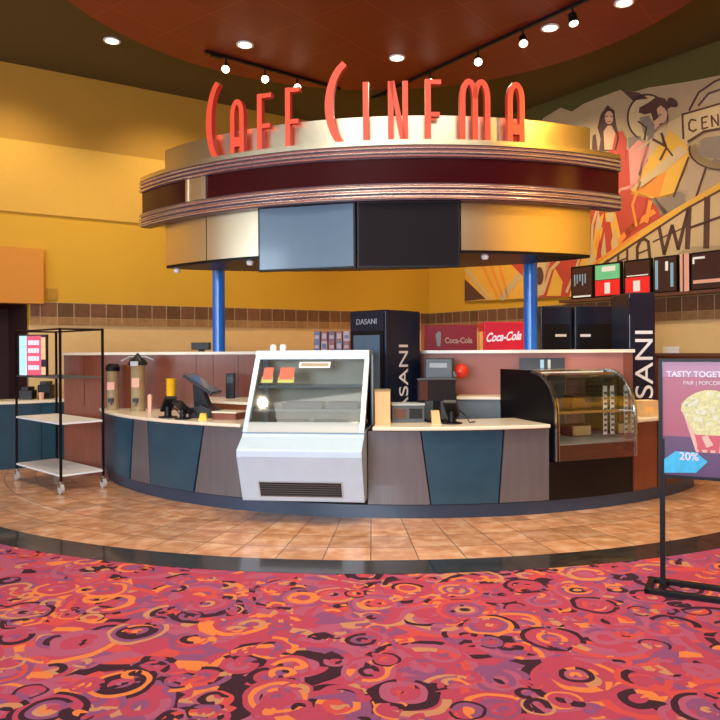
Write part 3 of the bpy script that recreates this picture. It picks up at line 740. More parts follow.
part(t, 'name_sticker', mb, 'long white sticker near the top of the glass')
X = Matrix.Translation(c0) @ RZ(al)
def on_case(name, lb, cat, lx, ly, prof, mt):
    mb = MB(); mb.lathe(prof, mt, 16); o = mb.build(name, smooth=True); o.location = X @ Vector((lx, ly, 1.60)); tag(o, lb, cat); return o
on_case('glass_jar', 'small clear jar on top of the white case, left of its twin', 'jar', -0.42, 0.6, [(0.03, 0), (0.035, 0.03), (0.025, 0.06)], 'sign_white')
on_case('glass_jar', 'small clear jar on top of the white case, right of its twin', 'jar', -0.32, 0.6, [(0.03, 0), (0.035, 0.03), (0.025, 0.06)], 'sign_white')

# ================================================================== CURVED GLASS CASE
pL, pR = Vector((1.885, 6.90)), Vector((2.79, 7.25)); dv = (pR-pL); W = dv.length; ga = math.atan2(dv.y, dv.x)
c1 = (pL+pR)/2; ZC = 0.515; HT = 0.87; GD = 1.0
t = thing('curved_glass_case', 'bakery case with curved glass front and black side panel on the counter right', 'display case', (c1.x, c1.y, ZC), ga)
def cprof(n=14, r=0.42, top=HT, y0=0.0):
    pts = [(y0, 0.0), (y0, top-r*1.1)]
    for i in range(1, n+1):
        a = PI/2*i/n; pts.append((y0+r*(1-math.cos(a)), top-r*1.1+r*1.1*math.sin(a)))
    return pts
pf = cprof()
side = pf+[(GD, HT), (GD, 0)]
mb = MB(); mb.prism(side, -W/2, -W/2+0.02, 'black', 'x'); part(t, 'side_panel', mb, 'black left side panel')
mb = MB(); mb.prism(side, W/2-0.012, W/2-0.004, 'glass', 'x'); part(t, 'side_panel', mb, 'clear glass right side panel')
def band(p, th_, x0, x1, mt):
    inn = []
    for i, q in enumerate(p):
        a = Vector(p[max(i-1, 0)]); b_ = Vector(p[min(i+1, len(p)-1)]); d = (b_-a).normalized(); inn.append((q[0]+d.y*th_, q[1]-d.x*th_))
    mb = MB(); n = len(p)
    for i in range(n-1): mb.prism([p[i], p[i+1], inn[i+1], inn[i]], x0, x1, mt, 'x')
    return mb
for s_ in (-1, 1):
    x0, x1 = (s_*W/2, s_*(W/2-0.028)); part(t, 'edge_trim', band(pf, 0.03, min(x0, x1)-(0.004 if s_ < 0 else -0.004), max(x0, x1), 'steel'), 'bright metal edge trim', smooth=False)
part(t, 'front_glass', band([(y+0.006, z) for y, z in pf], 0.005, -W/2+0.028, W/2-0.028, 'glass_soft'), 'curved glass front pane', smooth=True)
mb = MB(); mb.box(-W/2+0.02, W/2-0.014, 0.012, GD, 0, 0.15, 'shelf_wood'); part(t, 'base', mb, 'brown base')
mb = MB(); mb.box(-W/2+0.02, W/2-0.014, 0.03, GD-0.03, 0.15, 0.16, 'light_grey'); part(t, 'deck', mb)
for z, y0, y1 in ((0.45, 0.12, 0.62), ): 
    mb = MB(); mb.box(-W/2+0.03, W/2-0.02, y0, y1, z, z+0.012, 'glass_dark'); mb.box(-W/2+0.03, W/2-0.02, y0-0.006, y0, z-0.008, z+0.018, 'steel'); part(t, 'shelf', mb)
mb = MB(); mb.box(-W/2+0.02, W/2-0.014, 0.42, GD, HT-0.02, HT, 'steel'); part(t, 'top_panel', mb)
mb = MB(); mb.box(-W/2+0.02, W/2-0.014, GD-0.02, GD, 0, HT-0.02, 'glass_back')
for x in (-0.14, 0.2): mb.box(x-0.012, x+0.012, GD-0.03, GD-0.02, 0.15, HT-0.02, 'steel')
part(t, 'back_doors', mb, 'brown sliding back doors')
mb = MB(); mb.box(-W/2+0.05, W/2-0.05, 0.45, 0.475, HT-0.035, HT-0.02, 'case_glow'); part(t, 'light_strip', mb, 'glowing light strip')
mb = MB(); mb.box(0.05, 0.32, 0.5, 0.66, 0.161, 0.28, 'dark_wood'); mb.box(0.08, 0.29, 0.47, 0.51, 0.17, 0.27, 'tan_box'); part(t, 'tray_rack', mb, bevel=0.004)
mb = MB(); mb.box(0.0, 0.24, 0.40, 0.55, 0.463, 0.60, 'dark_wood'); part(t, 'tray_rack', mb, bevel=0.004)
for s_ in (0.27, 0.36): 
    mb = MB(); mb.box(s_, s_+0.05, 0.25, 0.255, 0.2, 0.7, 'sign_white')
    for i in range(8): mb.box(s_+0.008, s_+0.042, 0.245, 0.25, 0.23+i*0.055, 0.255+i*0.055, 'grey_plastic')
    part(t, 'price_strip', mb)

# ================================================================== MURAL (painted board on the right wall)
XRm = XR
def poly(mb, pts, mt, lay):
    q = [uR(*p) for p in pts]; d = 0.03+0.0025*lay
    vs = [(u, sR*d, z) for u, z in q]; n = len(vs); vb = [(u, sR*(d-0.0024), z) for u, z in q]
    mb.add(vs+vb, [tuple(range(n))]+[(i, (i+1) % n, (i+1) % n+n, i+n) for i in range(n)], mt, XRm)
def line(mb, pts, wpx, mt, lay):
    for (x0, y0), (x1, y1) in zip(pts[:-1], pts[1:]):
        dx, dy = x1-x0, y1-y0; l = math.hypot(dx, dy) or 1; nx, ny = -dy/l*wpx/2, dx/l*wpx/2
        ex, ey = dx/l*wpx*0.3, dy/l*wpx*0.3
        poly(mb, [(x0+nx-ex, y0+ny-ey), (x1+nx+ex, y1+ny+ey), (x1-nx+ex, y1-ny+ey), (x0-nx-ex, y0-ny-ey)], mt, lay)
def ell(cx, cy, rx, ry, a0=0, a1=360, n=28, rot=0):
    r = math.radians(rot); o = []
    for i in range(n+1 if a1-a0 < 360 else n):
        a = math.radians(a0+(a1-a0)*i/n); x, y = rx*math.cos(a), ry*math.sin(a); o.append((cx+x*math.cos(r)-y*math.sin(r), cy+x*math.sin(r)+y*math.cos(r)))
    return o
mat('mu_tan', (0.42, 0.29, 0.145), 0.7, var=0.08); mat('mu_cream', (0.56, 0.40, 0.20), 0.7, var=0.08); mat('mu_beige2', (0.42, 0.30, 0.18), 0.7)
mat('mu_brown', (0.09, 0.035, 0.022), 0.7); mat('mu_grey', (0.24, 0.18, 0.13), 0.7); mat('mu_red', (0.46, 0.050, 0.025), 0.7, var=0.2, vscale=2); mat('mu_orange', (0.75, 0.25, 0.03), 0.7, var=0.15, vscale=2)
mat('mu_yellow', (0.70, 0.38, 0.045), 0.7, var=0.15, vscale=2); mat('mu_skin', (0.62, 0.36, 0.20), 0.7); mat('mu_pink', (0.68, 0.26, 0.20), 0.7)
mb = MB()
top = [(466, 262), (500, 180), (545, 118), (562, 108), (573, 112), (585, 104), (600, 98), (622, 90), (636, 92), (650, 88), (690, 82), (740, 72)]
poly(mb, [(466, 301.5), (520, 299), (560, 297), (640, 292), (740, 284)]+top[::-1], 'mu_tan', 0)
# red and flame field, lower left
poly(mb, [(540, 297.5), (590, 296), (660, 240), (690, 205), (680, 195), (655, 196), (620, 190), (592, 190), (560, 235)], 'mu_red', 1)
poly(mb, [(466, 262), (466, 301), (495, 300), (535, 298), (545, 240), (520, 230), (500, 240)], 'mu_yellow', 1)
poly(mb, [(466, 279), (466, 301), (487, 299)], 'mu_brown', 2)
line(mb, [(468, 270), (490, 299)], 3.5, 'mu_cream', 2)
for i in range(3): line(mb, [(482+i*9, 262), (499+i*5, 297)], 2.5, 'mu_orange', 2)
line(mb, [(503, 298), (524, 272)], 6, 'mu_cream', 2); poly(mb, [(510, 262), (525, 262), (524, 276)], 'mu_red', 3)
poly(mb, [(536, 262), (548, 258), (545, 295), (536, 296)], 'mu_cream', 2); poly(mb, ell(541, 276, 4, 9), 'mu_brown', 3)
# flames
for a in (((592, 255), (598, 222), (606, 212), (611, 200), (617, 214), (622, 236), (616, 262), (602, 268)), ((570, 297), (582, 262), (590, 240), (596, 262), (586, 296)), ((548, 296), (556, 268), (564, 282), (562, 296))):
    poly(mb, a, 'mu_yellow', 2)
poly(mb, [(600, 250), (605, 226), (611, 218), (614, 236), (609, 256)], 'mu_red', 3); poly(mb, [(596, 245), (600, 232), (603, 244), (600, 258)], 'mu_orange', 3)
poly(mb, [(586, 210), (590, 190), (598, 160), (612, 150), (634, 150), (650, 160), (628, 200), (607, 214)], 'mu_red', 2)
poly(mb, [(628, 190), (650, 196), (640, 226), (628, 236), (620, 222)], 'mu_red', 3)
# light beam to yellow diagonal
poly(mb, [(632, 194), (650, 180), (690, 150), (690, 165), (676, 196), (655, 199)], 'mu_yellow', 3)
poly(mb, [(637, 192), (655, 178), (668, 172), (660, 198)], 'mu_orange', 4)
poly(mb, [(680, 190), (688, 160), (708, 163), (700, 192), (690, 205)], 'mu_beige2', 3)
line(mb, [(675, 197), (690, 158)], 2, 'mu_brown', 4); line(mb, [(698, 196), (709, 163)], 2, 'mu_brown', 4)
poly(mb, [(640, 193), (636, 186), (682, 145), (690, 152)], 'mu_cream', 4)
poly(mb, [(632, 195), (634, 165), (648, 140), (668, 124), (692, 112), (688, 150)], 'mu_cream', 2)
poly(mb, [(632, 195), (652, 176), (690, 148), (672, 130), (650, 160)], 'mu_yellow', 3)
poly(mb, [(655, 198), (672, 194), (690, 190), (686, 205), (672, 213), (662, 216)], 'mu_grey', 3)
for q in (((588, 268), (592, 240), (597, 262)), ((601, 262), (606, 232), (608, 258)), ((612, 258), (616, 226), (621, 250)), ((596, 232), (600, 210), (603, 228)), ((607, 222), (613, 204), (616, 222))): poly(mb, q, 'mu_cream', 4)
for q in (((597, 262), (601, 240), (604, 262)), ((609, 256), (611, 234), (614, 254)), ((603, 228), (606, 210), (608, 226))): poly(mb, q, 'mu_red', 4)
line(mb, [(603, 138), (600, 128), (603, 116), (609, 107), (615, 112), (616, 124), (620, 138), (617, 150)], 2.0, 'mu_brown', 4)
line(mb, [(607, 117), (609, 116.5)], 0.9, 'mu_brown', 4); line(mb, [(612, 116.5), (614, 117)], 0.9, 'mu_brown', 4); line(mb, [(609, 122), (612, 122)], 1.0, 'mu_red', 4)
line(mb, [(663, 134), (668, 148), (662, 160)], 2.2, 'mu_brown', 5); line(mb, [(668, 148), (674, 156)], 1.8, 'mu_brown', 5); line(mb, [(640, 122), (648, 128), (646, 140)], 1.8, 'mu_brown', 5)
line(mb, [(660, 116), (663, 115)], 1.0, 'mu_brown', 5); line(mb, [(661, 125), (664, 124)], 1.0, 'mu_brown', 5)
# marquee strip: orange edge and lettered panel
poly(mb, [(570, 284), (590, 266), (640, 232), (675, 210), (740, 172), (740, 182), (690, 207), (640, 240), (600, 266), (580, 286)], 'mu_yellow', 5)
line(mb, [(575, 281), (600, 261), (640, 234)], 2.5, 'mu_orange', 6)
poly(mb, [(585, 288), (600, 266), (640, 240), (690, 207), (740, 182), (740, 284), (640, 290)], 'mu_cream', 5)
line(mb, [(596, 270), (640, 241), (690, 208), (740, 181)], 2.2, 'mu_brown', 6)
poly(mb, [(672, 259), (690, 247), (740, 245), (740, 266), (700, 262)], 'mu_tan', 6); line(mb, [(672, 259), (700, 256), (740, 257)], 1.6, 'mu_brown', 7)
line(mb, [(612, 259), (608, 261), (612, 264), (609, 268)], 1.4, 'mu_brown', 7)
line(mb, [(620, 270), (620, 254)], 2.2, 'mu_brown', 7); line(mb, [(629, 268), (629, 248)], 2.2, 'mu_brown', 7); line(mb, [(620, 262), (629, 258)], 1.6, 'mu_brown', 7)
line(mb, [(639, 264), (639, 248), (642, 241), (646, 239), (650, 242), (652, 262)], 3, 'mu_brown', 7); line(mb, [(639, 254), (652, 249)], 1.4, 'mu_brown', 7)
line(mb, [(661, 228), (666, 254), (674, 226), (680, 249), (690, 210)], 3.4, 'mu_brown', 7); line(mb, [(655, 242), (690, 226)], 1.4, 'mu_brown', 7)
line(mb, [(691, 209), (689, 248)], 5, 'mu_brown', 7); line(mb, [(709, 199), (708, 247)], 6.0, 'mu_brown', 7); line(mb, [(692, 228), (740, 211)], 2.5, 'mu_brown', 7)
line(mb, [(604, 205), (622, 190), (650, 182)], 3, 'mu_pink', 3); line(mb, [(612, 252), (632, 228), (655, 212)], 5, 'mu_orange', 3); line(mb, [(594, 205), (600, 178), (612, 158)], 3.5, 'mu_pink', 3)
line(mb, [(642, 182), (634, 205), (638, 226)], 2.5, 'mu_orange', 4); line(mb, [(652, 202), (648, 222)], 4, 'mu_orange', 4); line(mb, [(655, 200), (668, 214)], 5, 'mu_grey', 3)
line(mb, [(545, 292), (552, 270), (560, 262)], 3, 'mu_cream', 3); line(mb, [(568, 292), (578, 268), (584, 246)], 2.5, 'mu_cream', 3); line(mb, [(593, 250), (594, 225), (600, 205)], 2.2, 'mu_cream', 3)
# circle with hat figure
line(mb, ell(649, 118, 20, 23, 120, 400), 1.8, 'mu_brown', 2); poly(mb, ell(649, 118, 19, 22), 'mu_cream', 1)
poly(mb, [(641, 108), (650, 103), (658, 97), (666, 99), (673, 107), (668, 110), (662, 106), (654, 113), (646, 115), (640, 113)], 'mu_brown', 3)
poly(mb, [(655, 112), (664, 107), (669, 113), (667, 126), (660, 132), (653, 124)], 'mu_skin', 3)
poly(mb, [(641, 118), (650, 116), (656, 125), (655, 140), (645, 134)], 'mu_grey', 4); poly(mb, [(656, 100), (660, 118), (655, 122), (651, 108)], 'mu_brown', 4)
poly(mb, ell(674, 103, 6, 4, rot=40), 'mu_brown', 3)
line(mb, [(641, 175), (652, 135), (668, 122)], 3, 'mu_grey', 3)
poly(mb, [(630, 150), (640, 140), (652, 148), (642, 180), (632, 190)], 'mu_pink', 3)
line(mb, [(640, 150), (690, 112)], 2, 'mu_cream', 4); line(mb, [(655, 140), (666, 146), (664, 136)], 2.5, 'mu_brown', 5)
poly(mb, [(629, 138), (642, 136), (642, 148), (630, 150)], 'mu_grey', 2)
# woman with long dark hair and red dress
poly(mb, [(602, 140), (601, 126), (603, 113), (609, 107), (615, 110), (617, 122), (618, 136), (622, 150), (600, 152)], 'mu_brown', 2)
poly(mb, ell(610.5, 118, 4.2, 6.5), 'mu_skin', 3); poly(mb, [(606, 150), (605, 132), (609, 126), (613, 126), (617, 134), (618, 150)], 'mu_skin', 3)
poly(mb, [(617, 133), (624, 131), (628, 140), (627, 160), (612, 160), (614, 148)], 'mu_red', 4)
poly(mb, [(593, 152), (594, 136), (597, 134), (599, 152)], 'mu_brown', 2)
# upper right: film reels and ticket shape
poly(mb, [(622, 90), (640, 93), (650, 99), (634, 101)], 'mu_brown', 2)
line(mb, [(690, 112), (700, 93), (716, 82), (730, 76)], 2, 'mu_brown', 3); poly(mb, [(700, 105), (708, 93), (740, 80), (740, 100)], 'mu_beige2', 2); line(mb, [(700, 106), (710, 94), (740, 84)], 2, 'mu_brown', 4)
poly(mb, [(684, 115), (740, 99), (740, 128), (706, 132), (690, 142), (685, 136)], 'mu_cream', 4); line(mb, [(740, 99), (684, 115), (685, 139)], 2, 'mu_brown', 5)
line(mb, [(690, 142), (706, 132), (740, 126)], 2.5, 'mu_brown', 6)
line(mb, [(697.5, 121), (693, 120), (690.5, 124), (691, 130), (695, 132), (698, 130)], 1.7, 'mu_brown', 6)
line(mb, [(709, 117), (703.5, 118.5), (704, 129.5), (709.5, 128)], 1.7, 'mu_brown', 6); line(mb, [(704, 123.5), (708, 122.5)], 1.5, 'mu_brown', 6)
line(mb, [(714, 127), (713, 116.5), (720, 126), (719.5, 115)], 1.7, 'mu_brown', 6)
poly(mb, [(690, 150), (706, 138), (740, 134), (740, 160), (706, 158)], 'mu_grey', 4)
line(mb, ell(724, 150, 28, 16, 90, 200), 7, 'mu_cream', 6); line(mb, ell(724, 150, 33, 20, 90, 190), 1.6, 'mu_brown', 6)
poly(mb, [(700, 200), (712, 166), (740, 172), (740, 178)], 'mu_beige2', 4); poly(mb, [(708, 170), (716, 158), (740, 168), (740, 176)], 'mu_grey', 5)
o = mb.build('wall_mural')
tag(o, 'large painted mural of old film scenes and a theatre marquee on the right wall', 'mural')

# menu boards above the brown shelf on the right wall
u0, _ = uR(566, 300); u1, _ = uR(740, 290)
mb = MB(); mb.box(u0, u1, min(0.02*sR, 0.18*sR), max(0.02*sR, 0.18*sR), 2.34, 2.385, 'shelf_wood', XR); o = mb.build('wall_shelf'); tag(o, 'long dark brown ledge carrying the lit menu boards on the right wall', 'shelf')
def boardn(x0, x1, label, draw):
    ua, ub2 = uR(x0, 280)[0], uR(x1, 280)[0]; W = abs(ub2-ua); H = 0.52
    q = XR @ Vector(((ua+ub2)/2, sR*0.12, 2.386)); a = math.atan2(dr.y, dr.x)
    t = thing('menu_board', label, 'menu board', tuple(q), a, 'lit menu boards above the brown ledge')
    s = sR
    mb = MB(); mb.box(-W/2, W/2, -0.03, 0.03, 0, H, 'black'); part(t, 'frame', mb)
    mb = MB(); f = lambda x0, x1, z0, z1, m, k=0: mb.box(x0*W-W/2, x1*W-W/2, min(s*0.03, s*(0.032+0.002*k)), max(s*0.03, s*(0.032+0.002*k)), z0*H, z1*H, m)
    draw(f); part(t, 'picture', mb)
mat('mb_green', (0.12, 0.45, 0.22), 0.3, emit=(0.15, 0.5, 0.25), estr=0.4); mat('mb_red', (0.65, 0.02, 0.02), 0.3, emit=(0.7, 0.02, 0.02), estr=0.4)
mat('mb_pale', (0.6, 0.6, 0.55), 0.3, emit=(0.7, 0.7, 0.62), estr=0.4); mat('mb_dark', (0.05, 0.02, 0.02), 0.3); mat('mb_blue', (0.2, 0.35, 0.45), 0.3, emit=(0.2, 0.35, 0.45), estr=0.3)
def d1(f): f(0.06, 0.94, 0.05, 0.95, 'mb_dark'); f(0.1, 0.9, 0.05, 0.1, 'mb_pale', 1); [f(0.15+0.12*i, 0.2+0.12*i, 0.4+0.07*(i % 3), 0.75, 'mb_blue', 1) for i in range(5)]
def d2(f): f(0.05, 0.95, 0.52, 0.95, 'mb_green'); f(0.3, 0.8, 0.75, 0.9, 'mb_pale', 1); f(0.05, 0.95, 0.05, 0.5, 'mb_red'); f(0.4, 0.6, 0.1, 0.42, 'mb_pale', 1)
def d3(f): f(0.05, 0.95, 0.55, 0.95, 'mb_dark'); f(0.1, 0.9, 0.53, 0.56, 'mb_pale', 1); f(0.05, 0.95, 0.05, 0.5, 'mb_red'); f(0.35, 0.6, 0.1, 0.4, 'mb_pale', 1)
def d4(f): f(0.04, 0.96, 0.04, 0.96, 'mb_dark'); f(0.05, 0.18, 0.1, 0.9, 'mb_blue', 1); f(0.72, 0.85, 0.15, 0.8, 'mb_blue', 1); f(0.5, 0.62, 0.6, 0.85, 'mb_pale', 1)
def d5(f): f(0.02, 0.98, 0.04, 0.96, 'mb_dark'); f(0.05, 0.35, 0.82, 0.88, 'mb_pale', 1); f(0.04, 0.09, 0.7, 0.85, 'mb_pale', 1); f(0.05, 0.95, 0.18, 0.27, 'pink_pack', 1)
def d6(f): f(0.0, 1.0, 0.0, 1.0, 'pink_pack'); f(0.3, 0.45, 0, 1, 'mb_dark', 1)
boardn(577, 599, 'dark lit menu board at the far left end of the brown ledge', d1)
boardn(600, 627, 'menu board with green upper half and red lower half', d2)
boardn(630, 657, 'menu board with black upper half and bright red lower half', d3)
boardn(660, 683, 'black menu board with pale figure, right of the red one', d4)
boardn(686, 695, 'narrow pink striped board between two dark menu boards', d6)
boardn(697, 738, 'wide dark menu board cut by the right edge of the picture', d5)

# ================================================================== FRIDGES
def fridge(name, label, cx, cy, a, w, d, h, letters, door, head=True):
    t = thing(name, label, 'fridge', (cx, cy, 0), a)
    mb = MB(); mb.box(-w/2, w/2, -d/2, d/2, 0.03, h, 'navy'); mb.box(-w/2+0.02, w/2-0.02, -d/2+0.02, d/2-0.02, 0, 0.03, 'black'); part(t, 'cabinet', mb, bevel=0.012)
    return t
# middle cooler: glass door to the left, lettered side to the right
q = at_y(387, 350, 7.62); a = math.radians(-42)
t = fridge('drinks_cooler', 'tall navy drinks cooler with glass door behind the white case', q.x+0.0, 8.06, a, 0.52, 0.60, 2.03, True, True)
W, D, H = 0.52, 0.60, 2.03
mb = MB(); mb.box(-W/2+0.03, W/2-0.03, -D/2-0.02, -D/2, 0.35, 1.80, 'black'); part(t, 'door_frame', mb)
mb = MB(); mb.box(-W/2+0.07, W/2-0.07, -D/2-0.026, -D/2-0.019, 0.40, 1.76, 'screen_grey'); part(t, 'door_glass', mb, 'grey-blue door glass')
mb = MB(); mb.box(-W/2+0.035, -W/2+0.055, -D/2-0.05, -D/2-0.02, 0.9, 1.4, 'steel'); part(t, 'handle', mb)
mb = MB(); mb.box(-W/2+0.02, W/2-0.02, -D/2-0.018, -D/2, 1.82, 1.99, 'navy'); part(t, 'header', mb)
text('DASANI', 0.085, 'light_grey', t, 'lettering', T((0, -D/2-0.021, 1.905)), 0.002, label='pale header lettering')
def sidetext(t, D, W, zc, size):
    X = T((W/2+0.003, 0, zc)) @ Matrix.Rotation(PI/2, 4, 'Z') @ Matrix.Rotation(-PI/2, 4, 'Y')
    text('DASANI', size, 'sign_white', t, 'lettering', X, 0.002, sx=1.25, label='white vertical lettering on the side')
sidetext(t, D, W, 1.185, 0.22)
# right cooler beside the end of the half wall
q = at_y(644, 350, 8.45)
t = fridge('drinks_cooler', 'tall black cooler with white vertical lettering, right of the curved glass case', q.x+0.0, 8.80, 0.0, 0.31, 0.60, 2.26, True, True)
X = T((0.03, -0.303, 1.14))@Matrix.Rotation(-PI/2, 4, 'Y')
text('DASANI', 0.30, 'sign_white', t, 'lettering', X, 0.002, sx=1.3, label='white vertical lettering on the front')
mb = MB(); mb.box(-0.153, -0.02+0.15, -0.302, -0.298, 2.0, 2.2, 'navy'); part(t, 'header', mb)
# dark coolers behind the half wall
for x0, x1, lb, Y in ((541, 572, 'dark navy cooler behind the right blue pole', 9.8), (575, 629, 'wide dark cooler under the menu boards', 9.8)):
    a_, b_ = at_y(x0, 306, Y), at_y(x1, 306, Y)
    t = fridge('tall_cooler', lb, (a_.x+b_.x)/2, Y+0.33, 0, b_.x-a_.x, 0.62, a_.z, 0, 0)
    mb = MB(); mb.box(-(b_.x-a_.x)/2+0.03, (b_.x-a_.x)/2-0.03, -0.335, -0.31, 0.3, a_.z-0.25, 'black'); part(t, 'door', mb)
    mb = MB(); mb.box(-0.02 if x0 < 560 else -0.30, 0.13 if x0 < 560 else -0.16, -0.34, -0.33, a_.z-0.42, a_.z-0.385, 'sign_white'); part(t, 'badge', mb, 'small white badge')

# soda dispensers with lit red headers behind the half wall
def soda(x0, x1, y0, Y, label, mt, txt, kind):
    a_, b_ = at_y(x0, y0, Y), at_y(x1, y0, Y); W = b_.x-a_.x; H = a_.z
    t = thing('soda_fountain', label, 'drink dispenser', ((a_.x+b_.x)/2, Y+0.25, 0), 0)
    mb = MB(); mb.box(-W/2, W/2, -0.2, 0.25, 0, H-0.42, 'grey_plastic'); part(t, 'cabinet', mb)
    mb = MB(); mb.box(-W/2, W/2, -0.25, 0.2, H-0.42, H, mt); part(t, 'lit_header', mb, 'glowing red header', bevel=0.01)
    return t, W, H
t, W, H = soda(484, 524, 322, 9.1, 'soda fountain with bright red lit header and white script', 'coke_red', 1, 1)
text('Coca-Cola', 0.155, 'coke_text', t, 'lettering', T((0, -0.253, H-0.19)) @ Matrix(((1, 0, 0.28, 0), (0, 1, 0, 0), (0.06, 0, 1, 0), (0, 0, 0, 1))), 0.002, sx=0.66, bold=0.004, label='white script lettering')
t, W, H = soda(424, 477, 325, 9.1, 'soda fountain with darker red header, left of the bright one', 'coke_dark', 1, 1)
text('Coca-Cola', 0.10, 'pale_text', t, 'lettering', T((0.10, -0.253, H-0.20)), 0.002, sx=0.8, bold=0.003, label='faded script lettering')
mb = MB(); mb.prism([(-0.17, H-0.27), (-0.13, H-0.27), (-0.12, H-0.10), (-0.15, H-0.08), (-0.19, H-0.12)], -0.254, -0.25, 'light_grey', 'y'); part(t, 'cup_picture', mb)
t2 = at_y(479.5, 330, 9.15); b_ = at_y(483.5, 330, 9.15)
mb = MB(); mb.box(0, b_.x-t2.x-0.01, 0, 0.1, 0, t2.z-0.02, 'amber'); o = mb.build('amber_panel', bevel=0.004); o.location = (t2.x+0.002, 9.15, 0); tag(o, 'thin glowing amber strip between the two red headers', 'light panel')

# ================================================================== THINGS ON THE HALF WALL
zc = HZ+0.036
random.seed(9)
mat('candy_a', (0.35, 0.06, 0.05), 0.4); mat('candy_b', (0.12, 0.11, 0.22), 0.4); mat('candy_c', (0.55, 0.35, 0.35), 0.4); mat('candy_d', (0.2, 0.05, 0.10), 0.4)
k = 0
names = {'candy_a': 'dark red', 'candy_b': 'dark blue', 'candy_c': 'pale pink', 'candy_d': 'plum'}
cols = [['candy_b', 'candy_c', 'candy_a', 'candy_b', 'candy_a'], ['candy_b', 'candy_a', 'candy_d', 'candy_a', 'candy_c']]
posn = ['leftmost', 'second from left', 'middle', 'fourth from left', 'rightmost']
for r in range(2):
    for i in range(5):
        q = hp(316.5+i*7.4, -0.06); m_ = cols[r][i]
        mb = MB(); mb.box(-0.036, 0.036, -0.04, 0.04, 0, 0.118, m_); mb.box(-0.026, 0.026, -0.043, -0.04, 0.03, 0.07+0.02*(i % 2), 'candy_c' if m_ != 'candy_c' else 'candy_b')
        o = mb.build('candy_box'); o.location = (q.x, q.y, zc+0.1185*r); o.rotation_euler = (0, 0, math.atan2(hd.y, hd.x)+0.05*((i*3+r) % 3-1)*0.3)
        tag(o, '%s candy box, %s in the %s row beside the navy cooler' % (names[m_], posn[i], ('lower', 'upper')[r]), 'candy box', 'candy boxes on the half wall')
q = hp(199.5, -0.06)
t = thing('customer_display', 'flat black box on the half wall, left of the left blue pole', 'display', (q.x, q.y, zc), math.atan2(hd.y, hd.x))
mb = MB(); mb.box(-0.03, 0.03, -0.03, 0.03, 0, 0.025, 'black'); part(t, 'foot', mb)
mb = MB(); mb.box(-0.125, 0.115, -0.035, 0.035, 0.025, 0.115, 'near_black'); part(t, 'housing', mb, bevel=0.006)

# ================================================================== THINGS ON THE COUNTER
def onc(px, py, z=HCNT): p = at_z(px, py, z); return p
# two beverage urns, left
def urn(px, py, h, r, label, mt, top):
    p = onc(px, py)
    t = thing('drink_urn', label, 'drink dispenser', (p.x, p.y, HCNT))
    mb = MB(); mb.lathe([(r, 0), (r, 0.02), (r*0.94, 0.03), (r*0.94, h-0.03), (r, h-0.02), (r, h)], mt, 20); part(t, 'body', mb, smooth=True)
    mb = MB(); mb.box(-0.03, 0.03, -r-0.03, -r+0.02, 0.2*h, 0.2*h+0.05, 'near_black'); mb.tube([(0, -r-0.02, 0.22*h), (0, -r-0.02, 0.12*h)], 0.012, 'steel', 8); part(t, 'tap', mb)
    mb = MB(); mb.box(-0.045, 0.045, -r-0.004, -r+0.03, 0.52*h, 0.72*h, 'pink_pack'); part(t, 'label_plate', mb)
    mb = MB()
    if top:
        mb.lathe([(r*1.25, h), (r*1.35, h+0.02), (r*1.1, h+0.06), (r*0.5, h+0.10), (0.02, h+0.13), (0.0, h+0.15)], 'near_black', 20)
        mb.tube([(-0.2, 0, h+0.05), (-0.1, 0, h+0.10), (0.1, 0, h+0.10), (0.19, 0, h+0.06)], 0.008, 'light_grey', 6)
        mb.box(-0.05, 0.04, -r*1.4, -r*1.2, h-0.01, h+0.045, 'light_grey')
    else: mb.lathe([(r*1.2, h), (r*1.25, h+0.05), (r*0.9, h+0.09), (0.0, h+0.1)], 'black', 20)
    part(t, 'lid', mb, 'black lid', smooth=True)
urn(138, 411, 0.56, 0.088, 'tall beige drink urn with wide black lid on the left worktop', 'beige', True)
urn(113, 409.5, 0.48, 0.072, 'shorter beige drink urn behind the cart upright', 'beige', False)
p = onc(150, 412); mb = MB(); mb.prism([(-0.02, 0), (0.02, 0), (0.022, 0.20), (0.0, 0.215), (-0.022, 0.20)], -0.02, 0.02, 'pink_pack', 'y'); o = mb.build('paper_packet', bevel=0.003); o.location = p; tag(o, 'narrow pink packet standing beside the tall beige urn', 'packet')
p = onc(171, 398.5, 1.03)
t = thing('cup_stack', 'stack of yellow cups on the raised back cabinet, left side', 'cups', (p.x, p.y, 1.03))
for i in range(4):
    mb = MB(); z = i*0.05; mb.lathe([(0.048, z+0.0), (0.058, z+0.085), (0.062, z+0.09), (0.055, z+0.088), (0.045, z+0.004)], 'yellow_plastic', 20)
    part(t, 'cup', mb, smooth=True)
